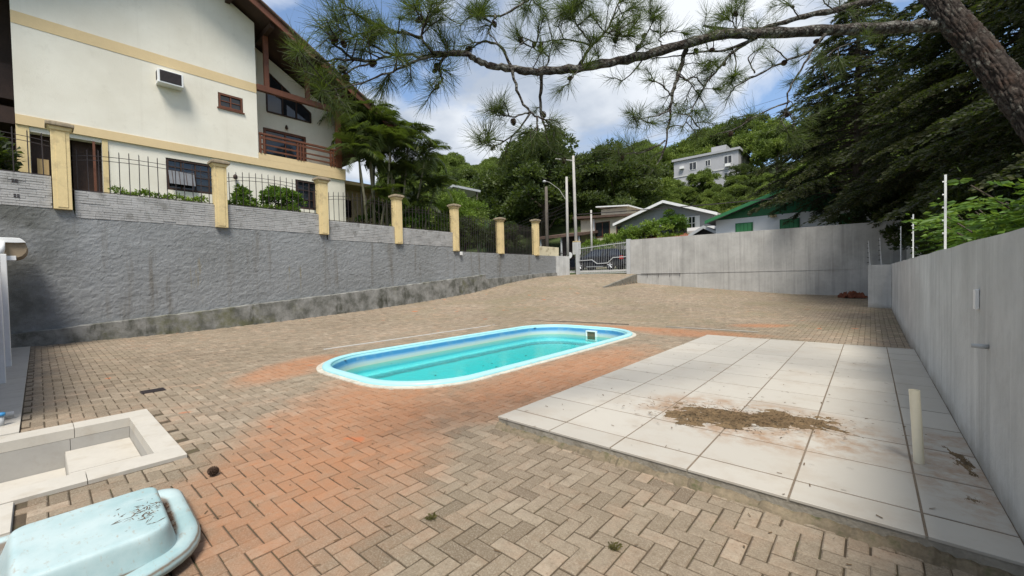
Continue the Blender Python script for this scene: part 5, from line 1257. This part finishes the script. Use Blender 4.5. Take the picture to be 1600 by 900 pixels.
for k, (x, y, h, sp, lab) in enumerate(((2.4, 5.2, 2.2, 1.0, 'bright green shrub over the right wall at the picture edge'), (2.0, 7.2, 1.75, 1.2, 'bright green shrub behind the nearest fence post'), (1.9, 9.4, 1.65, 1.1, 'leafy shrub between the nearest and second fence posts'), (2.0, 12.0, 1.75, 1.1, 'leafy shrub behind the second fence post'), (2.3, 14.8, 1.6, 1.1, 'shaded shrub left of the second fence post'), (3.4, 6.6, 2.3, 1.3, 'tall green shrub farther back at the right edge'), (3.3, 10.4, 2.1, 1.4, 'green shrub in the shade of the conifers'))):
    compound_shrub((x, y, .9), 24, h, sp, lab, 400+k, M['shrubleaf'])

# ------------------------------------------------------------------ palms
def frond_mesh(seed, L=1.9):
    r = np.random.default_rng(seed); mb = MB(); N = 12; pts = []
    for i in range(N+1):
        t = i/N; pts.append(np.array([L*(.80*t-.06*t*t), 0, L*(.72*t-.80*t*t)]))
    mb.tube([p.tolist() for p in pts], [.022*(1-.85*i/N) for i in range(N+1)], 5)
    V0 = np.array(mb.v); F0 = [f for f in mb.f if len(f) == 4]
    V = [V0]; Fq = [np.array(F0)]; b = len(V0); T = [np.full(len(V0), .55)]
    for i in range(44):
        t = .16+.84*i/43; f = t*N; k = min(N-1, int(f)); p = pts[k]+(pts[k+1]-pts[k])*(f-k); tang = pts[k+1]-pts[k]; tang /= np.linalg.norm(tang)
        ll = L*.34*math.sin(math.pi*(.12+.80*t))**.6
        for s in (-1, 1):
            d = tang*.55+np.array([0, s*.85, .28])+r.normal(0, .08, 3); d /= np.linalg.norm(d)
            w = np.cross(d, [0, 0, 1]); w /= np.linalg.norm(w); w *= .017
            mid = p+d*ll*.55; tip = p+d*ll-np.array([0, 0, ll*.42])
            V.append(np.array([p-w*.5, p+w*.5, mid+w, mid-w, mid-w, mid+w, tip+w*.2, tip-w*.2])); Fq.append(np.array([[0, 1, 2, 3], [4, 5, 6, 7]])+b); b += 8; T.append(np.full(8, np.clip(r.normal(.45, .18), 0, 1)))
    return np_mesh('frond', np.concatenate(V), np.concatenate(Fq), M['palm'], tint=np.concatenate(T))
FR = [frond_mesh(500+k) for k in range(4)]
def palm(loc, stems, label, seed):
    r = np.random.default_rng(seed); e = empty('areca_palm', loc, label, 'palm', 'palms beside the house')
    for (dx, dy, h, lx, ly, sc) in stems:
        MB().tube([(loc[0]+dx, loc[1]+dy, loc[2]-.1), (loc[0]+dx+lx*.4, loc[1]+dy+ly*.4, loc[2]+h*.5), (loc[0]+dx+lx, loc[1]+dy+ly, loc[2]+h)], [.07, .055, .045], 8).build('stem', M['palmstem'], e, smooth=True)
        for k in range(13):
            el = r.uniform(-.75, .55) if k > 3 else r.uniform(-1.0, -.5); s = sc*r.uniform(.8, 1.15)
            f = link('frond', FR[int(r.integers(4))], e, (dx+lx, dy+ly, h-.03), (r.normal(0, .15), el, 2.4*k+r.normal(0, .25)), (s, s, s))
    return e
palm((-18.0, 10.7, 3.8), [(0, 0, 4.6, -.3, .1, 1.1), (.2, .5, 3.9, .2, .2, 1.0), (-.4, .3, 5.2, -.3, -.2, 1.1), (.1, -.4, 3.2, .1, -.4, .9), (-.2, .8, 2.8, 0, .5, .9), (.2, .2, 1.4, .3, .1, .8)], 'palm clump nearest the balcony post', 1)
palm((-18.4, 12.5, 3.8), [(0, 0, 4.6, .3, .3, 1.1), (.3, .5, 3.9, .3, .6, 1.05), (-.4, .3, 5.0, -.1, .2, 1.1), (.1, -.5, 4.2, .1, -.2, 1.0), (-.2, .8, 3.2, 0, .7, .95), (.3, 1.1, 2.4, .3, .6, .9), (.1, .4, 1.4, .2, .4, .8)], 'bushy palm clump right of the house against the sky', 2)
palm((-19.6, 11.6, 3.8), [(0, 0, 5.2, 0, .2, 1.1), (.3, .6, 4.7, .1, .3, 1.0), (-.3, -.4, 5.6, 0, -.2, 1.1)], 'tall palm clump behind, beside the roof end', 3)

# ------------------------------------------------------------------ conifers behind the right-hand corner
def conifer(name, loc, H_, R_, z_low, label, seed, nb=150, lean=0):
    r = np.random.default_rng(seed); mb = MB(); mb.tube([(0, 0, -.3), (lean*.4, 0, H_*.4), (lean, 0, H_)], [.32, .22, .03], 9)
    P_, D_, T_, S_ = [], [], [], []
    for i in range(nb):
        t = (i+.5)/nb; z = z_low+(H_-z_low)*t**1.05; L = R_*(1-t)**.62*r.uniform(.72, 1.12)+.25; a = i*2.39996+r.normal(0, .2)
        d = np.array([math.cos(a), math.sin(a), 0]); s = np.array([-d[1], d[0], 0]); N = 9; rise = r.uniform(-.10, .12); droop = r.uniform(.20, .38)
        pts = [np.array([0, 0, z])+d*L*u+np.array([0, 0, L*(rise*u-droop*u*u)]) for u in np.linspace(0, 1, N)]
        mb.tube([p.tolist() for p in pts[:7]], [.05*(1-.13*k) for k in range(7)], 5)
        bt = r.uniform(.25, .7)
        nsp = int(9+L*9)
        for k in range(nsp):                          # side sprays
            u = r.uniform(.22, 1.0)**.8; f = u*(N-1); q = min(N-2, int(f)); p = pts[q]+(pts[q+1]-pts[q])*(f-q)
            sd = 1 if k % 2 else -1; ll = (.30+.22*L*(1-u)+.12)*r.uniform(.7, 1.2); dd = d*.75+s*sd*r.uniform(.3, 1.0)+np.array([0, 0, r.uniform(-.35, .05)]); dd /= np.linalg.norm(dd)
            m = int(8+ll*22)
            v = ((np.arange(m)+.5)/m)[:, None]; side = np.cross(dd, [0, 0, 1.]); sg_ = np.where(np.arange(m) % 2, 1, -1)[:, None]
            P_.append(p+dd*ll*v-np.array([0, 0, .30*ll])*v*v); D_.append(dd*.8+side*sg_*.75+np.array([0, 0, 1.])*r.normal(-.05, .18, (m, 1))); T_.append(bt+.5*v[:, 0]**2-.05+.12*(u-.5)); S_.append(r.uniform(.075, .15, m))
    P_ = np.concatenate(P_); D_ = np.concatenate(D_); S_ = np.concatenate(S_); T_ = np.concatenate(T_); n = len(P_)
    V = leaf_quads(P_, D_, S_, S_*.48, .1, r)
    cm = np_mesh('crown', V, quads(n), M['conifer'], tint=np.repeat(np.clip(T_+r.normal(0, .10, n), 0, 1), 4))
    me = bpy.data.meshes.new('trunk'); me.from_pydata(mb.v, [], mb.f); me.materials.append(M['treebark'])
    return tree(name, loc, me, cm, label, 'conifer', 'dark conifers behind the far right corner')
conifer('conifer_tree', (4.0, 21.5, .9), 15.5, 5.6, 4.6, 'dark conifer rising behind the far corner of the walls', 71, 250)
conifer('conifer_tree', (-.5, 28.8, 1.9), 14.0, 5.0, 3.9, 'dark conifer hanging over the tall wall before the green-trimmed house', 72, 200)
conifer('conifer_tree', (5.0, 14.0, .9), 13.5, 4.6, 3.2, 'dark conifer behind the right wall, nearest to the patio', 73, 210)
conifer('conifer_tree', (8.5, 18.5, .9), 16.0, 5.5, 2.4, 'dark conifer farthest right behind the shrubs', 74, 180)
conifer('conifer_tree', (8.0, 28.0, 1.2), 17.0, 5.5, 2.4, 'dark conifer in the rear of the conifer group', 75, 170)

bush('bush', (.8, 27.3, 1.6), 2.0, 1.4, 2.0, 60, 200, .16, M['darkshrub'], 'dark undergrowth rising behind the tall wall under the conifers', seed=31, cr=.55)
bush('bush', (2.6, 23.2, .9), 1.6, 2.0, 2.2, 60, 200, .16, M['darkshrub'], 'dark undergrowth behind the short return wall', seed=32, cr=.55)
bush('bush', (2.6, 17.5, .9), 1.3, 2.6, 1.5, 60, 200, .15, M['darkshrub'], 'dark undergrowth behind the third fence post', seed=33, cr=.5)
# ------------------------------------------------------------------ the pine overhead
pine = empty('pine_tree', (1.75, 5.3, .9), 'leaning pine with lichened bark whose long limb crosses the sky', 'pine')
def dep(u): return float(np.interp(u, [440, 700, 840, 1130, 1455], [2.45, 2.9, 3.2, 3.85, 4.4]))
trk = [(1.75, 5.3, .7), (1.62, 5.42, 1.2), (1.40, 5.6, 1.95), tuple(P(1606, 172, 3.75)), tuple(P(1545, 96, 4.05)), tuple(P(1480, 18, 4.35)), tuple(P(1430, -60, 4.7)), tuple(P(1400, -180, 5.3)), tuple(P(1390, -330, 6.0))]
def wob(pts, n=6, amp=.006):
    pts = [Vector(p) for p in pts]; out = []
    for i in range(len(pts)-1):
        a, b = pts[max(0, i-1)], pts[i]; c, d = pts[i+1], pts[min(len(pts)-1, i+2)]
        for k in range(n):
            t = k/n; out.append(.5*((2*b)+(c-a)*t+(2*a-5*b+4*c-d)*t*t+(3*b-a-3*c+d)*t**3)+Vector(rng.normal(0, amp, 3)))
    return out+[pts[-1]]
tw_ = wob(trk, 6, .006); nT = len(tw_)
tw_ = wob(trk, 46, .0); nT = len(tw_); nA = 120
tang = np.gradient(np.array([list(p) for p in tw_]), axis=0); tang /= np.linalg.norm(tang, axis=1, keepdims=True)
ref = np.array([.3, 1, 0.]); aa = ref[None]-tang*(tang@ref)[:, None]; aa /= np.linalg.norm(aa, axis=1, keepdims=True); bb_ = np.cross(tang, aa)
arc = np.concatenate([[0], np.cumsum(np.linalg.norm(np.diff(np.array([list(p) for p in tw_]), axis=0), axis=1))])
ang = np.arange(nA)*2*math.pi/nA; AN, SS = np.meshgrid(ang, arc); R0 = np.interp(arc, [0, 2, 4, arc[-1]], [.15, .128, .106, .07])[:, None]
cxp, cyp = np.cos(AN)*1.0, np.sin(AN)*1.0
def cells(U, W, nu, seed):                            # distance to the nearest cell edge, periodic round the trunk
    r = np.random.default_rng(seed); nw = int(W.max())+4; ju = r.random((nu, nw)); jw = r.random((nu, nw)); best = np.full(U.shape, 9.); sec = np.full(U.shape, 9.)
    iu = np.floor(U).astype(int); iw = np.floor(W).astype(int)
    for a in (-1, 0, 1):
        for b in (-1, 0, 1):
            cu, cw = (iu+a), np.clip(iw+b, 0, nw-1); d = np.hypot(U-(cu+ju[cu % nu, cw]), W-(iw+b+jw[cu % nu, cw]))
            sec = np.where(d < best, best, np.minimum(sec, d)); best = np.minimum(best, d)
    return sec-best
du = .35*(vnoise(AN*3+9, SS*6, 1, 46)-.5)
f1 = np.clip(cells(AN/(2*math.pi)*17+3.0*du, SS/.21+1.6*(vnoise(cxp*2+9, SS*5+cyp, 1, 47))+.7*vnoise(cxp*4+9, SS*17+cyp*3, 1, 48), 17, 51)*2.0, 0, 1); f2 = np.clip(cells(AN/(2*math.pi)*29+du, SS/.05, 29, 52)*3, 0, 1)
fur = np.minimum(f1, .45+.55*f2)
RR = R0*(1+.08*(vnoise(cxp*2+5, SS*2, 1.5, 44)-.5))-.016*(1-fur)+.010*vnoise(AN*9, SS*22, 1, 45)+.008*vnoise(AN*21, SS*60, 1, 49)
PTS = np.array([list(p) for p in tw_])[:, None]+RR[..., None]*(np.cos(AN)[..., None]*aa[:, None]+np.sin(AN)[..., None]*bb_[:, None])
ii = np.arange((nT-1)*nA).reshape(nT-1, nA); i2 = np.roll(ii, -1, axis=1)
link('trunk', np_mesh('trunk', (PTS-ORG[pine.name]).reshape(-1, 3), np.stack([ii.ravel(), i2.ravel(), i2.ravel()+nA, ii.ravel()+nA], 1), M['trunkbark'], tint=fur.ravel(), smooth=True), pine)
def limb(name, pl, r0, r1, parent=pine, nd=6, amp=.004, dz=0.0):
    pts = wob([P(u, v, (dep(u)+dz) if len(q) == 0 else q[0]) for u, v, *q in pl], nd, amp); n = len(pts)
    rr = [r0+(r1-r0)*(k/(n-1))**.8 for k in range(n)]
    MB().tube(pts, [r*(1+.10*math.sin(k*1.7)) for k, r in enumerate(rr)], 10 if r0 > .03 else 6).build(name, M['bark'], parent, smooth=True)
    return pts
branches = []
branches.append(limb('limb', [(1492, 36, 4.36), (1455, 41, 4.40), (1400, 43), (1300, 47), (1200, 52), (1130, 54), (1060, 72), (980, 93), (900, 106), (840, 112), (790, 106), (757, 100), (732, 86), (708, 81)], .066, .016))
branches.append(limb('limb', [(1446, -36, 4.66), (1415, -22, 4.75), (1367, 0, 4.75), (1300, 17, 4.6), (1250, 27, 4.5), (1207, 40, 4.35), (1160, 48, 4.2), (1100, 40, 4.0)], .055, .010))
sub = [
 [(732, 86), (664, 87), (615, 86), (580, 98), (534, 114), (505, 132)], [(712, 82), (664, 91), (636, 101), (608, 114), (555, 133), (520, 140)],
 [(700, 82), (674, 79), (660, 61), (664, 35), (692, 0), (705, -20)], [(661, 60), (629, 52), (604, 44), (559, 23), (534, 0), (525, -15)], [(604, 45), (566, 52), (541, 65), (525, 60)],
 [(615, 86), (587, 73), (562, 60), (530, 45)], [(587, 96), (555, 91), (527, 75), (515, 55), (508, 40)], [(664, 36), (658, 18), (650, -8)], [(580, 98), (540, 92), (500, 96), (470, 84)], [(534, 114), (510, 128), (500, 140)],
 [(700, 84), (685, 105), (690, 122), (681, 139), (673, 132)],
 [(800, 108), (783, 73), (758, 66), (740, 72), (727, 86)], [(800, 105), (807, 140), (828, 175), (845, 185), (860, 196)], [(846, 112), (845, 145), (846, 180), (853, 206), (860, 231), (880, 244)],
 [(828, 177), (807, 206), (776, 227), (751, 222)], [(828, 175), (805, 182), (783, 180), (770, 172)], [(838, 182), (838, 200), (820, 208)], [(850, 195), (866, 200), (864, 212)],
 [(850, 110), (858, 90), (840, 78), (806, 62)], [(905, 104), (926, 70), (947, 48), (965, 7), (972, -20)], [(926, 70), (905, 45), (895, 20), (900, -10)], [(926, 72), (880, 62), (840, 66), (812, 56)], [(840, -20), (825, 0), (790, 21), (755, 25), (730, 17)], [(775, 24), (766, 40), (762, 52)],
 [(947, 50), (975, 55), (990, 40)], [(905, 108), (895, 120), (888, 132)], [(985, 92), (1000, 70), (1018, 40), (1015, 20)], [(1010, 85), (990, 110), (970, 128)], [(1040, 78), (1030, 62), (1040, 45)],
 [(1072, 72), (1060, 117), (1050, 150), (1045, 193), (1033, 247), (1013, 275)], [(1183, 58), (1137, 77), (1100, 80), (1060, 86), (1020, 92)], [(1183, 58), (1147, 80), (1123, 107), (1097, 140), (1077, 180), (1066, 200)],
 [(1285, 60), (1263, 82), (1233, 93), (1190, 113), (1150, 137), (1137, 153)], [(1290, 55), (1277, 67), (1257, 100), (1233, 140), (1230, 167), (1215, 200)], [(1232, 160), (1183, 180), (1150, 200), (1110, 213)], [(1147, 80), (1150, 110), (1140, 130)],
 [(1048, 170), (1030, 180), (1005, 185), (988, 184)], [(1050, 150), (1030, 130), (1015, 125)], [(1040, 220), (1010, 236), (985, 240), (966, 240)], [(1100, 135), (1085, 120), (1070, 125)], [(1123, 107), (1110, 95), (1095, 100)], [(1077, 180), (1092, 200), (1088, 214)], [(1180, 115), (1170, 90), (1190, 75)], [(1150, 47), (1145, 30), (1143, 15)], [(1230, 95), (1215, 80), (1205, 72)],
 [(1380, 45), (1350, 60), (1310, 75), (1280, 95)], [(1060, 118), (1078, 130), (1090, 145)],
 [(1225, 170), (1240, 190), (1236, 215)], [(1310, 20), (1290, 5), (1270, -15)], [(1250, 30), (1235, 10), (1215, -8)],
]
twig_ends = []
for pl in sub:
    r0 = .013 if len(pl) > 4 else .008
    if pl[0] == (1072, 72): r0 = .024
    if pl[0] in ((1183, 58), (846, 112), (905, 104), (1285, 60), (1290, 55)): r0 = .016
    pts = limb('branch', pl, r0, .004, pine, 5, .004, float(rng.normal(0, .05)))
    branches.append(pts); twig_ends.append((pts[-1], (pts[-1]-pts[-3]).normalized()))
# side twigs with tufts, so the limb stays airy
tufts = list(twig_ends); tw_mb = []
for bi, pts in enumerate(branches):
    n = len(pts); 
    if bi < 2: continue
    for k in range(3, n-1):
        if rng.random() < .24:
            tdir = (pts[k+1]-pts[k-1]).normalized(); sd = Vector(rng.normal(0, 1, 3)); sd = (sd-tdir*sd.dot(tdir)).normalized(); L = rng.uniform(.06, .20)
            d = (tdir*.6+sd*.8).normalized(); e = pts[k]+d*L
            m = pts[k]+d*L*.5+Vector((0, 0, .012)); MB().tube([pts[k], m, e], [.0055, .004, .003], 5).build('twig', M['bark'], pine)
            tufts.append((e, (e-m).normalized()))
# extra leafy group over the middle, tufts hanging at the left
for (u, v, d, n, sp) in ((640, 30, 2.8, 7, 35), (600, 60, 2.7, 7, 35), (565, 40, 2.6, 6, 35), (690, 50, 2.9, 7, 35), (620, 110, 2.75, 5, 30), (1110, 70, 3.85, 10, 50), (980, 60, 3.5, 8, 40), (840, 25, 3.2, 6, 35), (930, 30, 3.35, 22, 55), (900, 18, 3.3, 10, 40), (850, 60, 3.2, 6, 40), (1020, 20, 3.6, 10, 40), (1150, 20, 4.0, 12, 45), (505, 36, 2.4, 2, 12), (468, 82, 2.35, 2, 8), (490, 108, 2.4, 2, 10), (505, 138, 2.45, 2, 10), (545, 160, 2.55, 2, 14), (745, 20, 3.0, 6, 25), (780, 170, 3.1, 4, 12), (752, 218, 3.05, 4, 12), (1270, 120, 4.3, 12, 60), (1050, 170, 3.8, 8, 40), (1340, 30, 4.5, 8, 50), (970, 240, 3.5, 4, 15), (1000, 180, 3.6, 5, 25)):
    for k in range(n):
        a = P(u+rng.normal(0, sp*.5), v+rng.normal(0, sp*.42), d+rng.normal(0, .08)); best = min((p for q in branches for p in q), key=lambda p: (p-a).length)
        if (best-a).length > .45: a = best+(a-best)*(.45/(best-a).length)
        dd = (a-best); dd = dd.normalized() if dd.length > 1e-4 else Vector((0, 0, 1))
        MB().tube([best, (best+a)/2+Vector((0, 0, -.01)), a], [.005, .004, .003], 5).build('twig', M['bark'], pine)
        tufts.append((a, (dd+Vector(rng.normal(0, .3, 3))).normalized()))
def tuft_mesh(seed, n=95, L=.15, along=.07, droop=.03):
    r = np.random.default_rng(seed); t = r.uniform(-along, .012, n); a = r.uniform(0, 6.283, n); th = np.clip(r.normal(.72, .30, n)-t*4, .12, 1.5)
    d = np.stack([np.sin(th)*np.cos(a), np.sin(th)*np.sin(a), np.cos(th)], 1); b = np.stack([np.zeros(n), np.zeros(n), t], 1)
    ll = L*r.uniform(.65, 1.1, n)[:, None]; s = np.cross(d, r.normal(size=(n, 3))); s /= np.linalg.norm(s, axis=1, keepdims=True); w = .0013
    g_ = np.array([0, 0, -.02])[None]
    bend = r.normal(0, 1, 3); bend = bend/np.linalg.norm(bend)*droop; m = b+d*ll*.55+bend*.25; e = b+d*ll+r.normal(0, .014, (n, 3))+bend
    V = np.stack([b-s*w, b+s*w, m+s*w, m-s*w, m-s*w, m+s*w, e+s*w*.35, e-s*w*.35], 1).reshape(-1, 3)
    Fq = (np.arange(n*8).reshape(-1, 4))
    return np_mesh('needle_tuft', V, Fq, M['needle'], tint=np.repeat(np.clip(r.normal(.5, .22, n), 0, 1), 8))
TU = [tuft_mesh(900+k, (90, 72, 100, 55, 80, 46, 36)[k], (.13, .16, .15, .17, .12, .15, .12)[k], (.07, .14, .05, .18, .10, .12, .04)[k], (.02, .04, .03, .055, .02, .05, .03)[k]) for k in range(7)]
po = Vector(ORG[pine.name])
for k, (p, d) in enumerate(tufts):
    q = d.to_track_quat('Z', 'Y'); o = link('needle_tuft', TU[int(rng.integers(7))], pine, p-po); o.rotation_euler = q.to_euler(); s = float(rng.uniform(.65, 1.2)); o.scale = (s, s, s)
allp = [p for q in branches[2:] for p in q[3:]]
for k in range(46):
    p = allp[int(rng.integers(len(allp)))]; d = Vector(rng.normal(0, 1, 3)); d.z -= .8; d.normalize()
    o = link('cone', CONE, pine, p-po+d*.01); o.rotation_euler = d.to_track_quat('Z', 'Y').to_euler(); s = float(rng.uniform(.4, .8)); o.scale = (s, s, s)
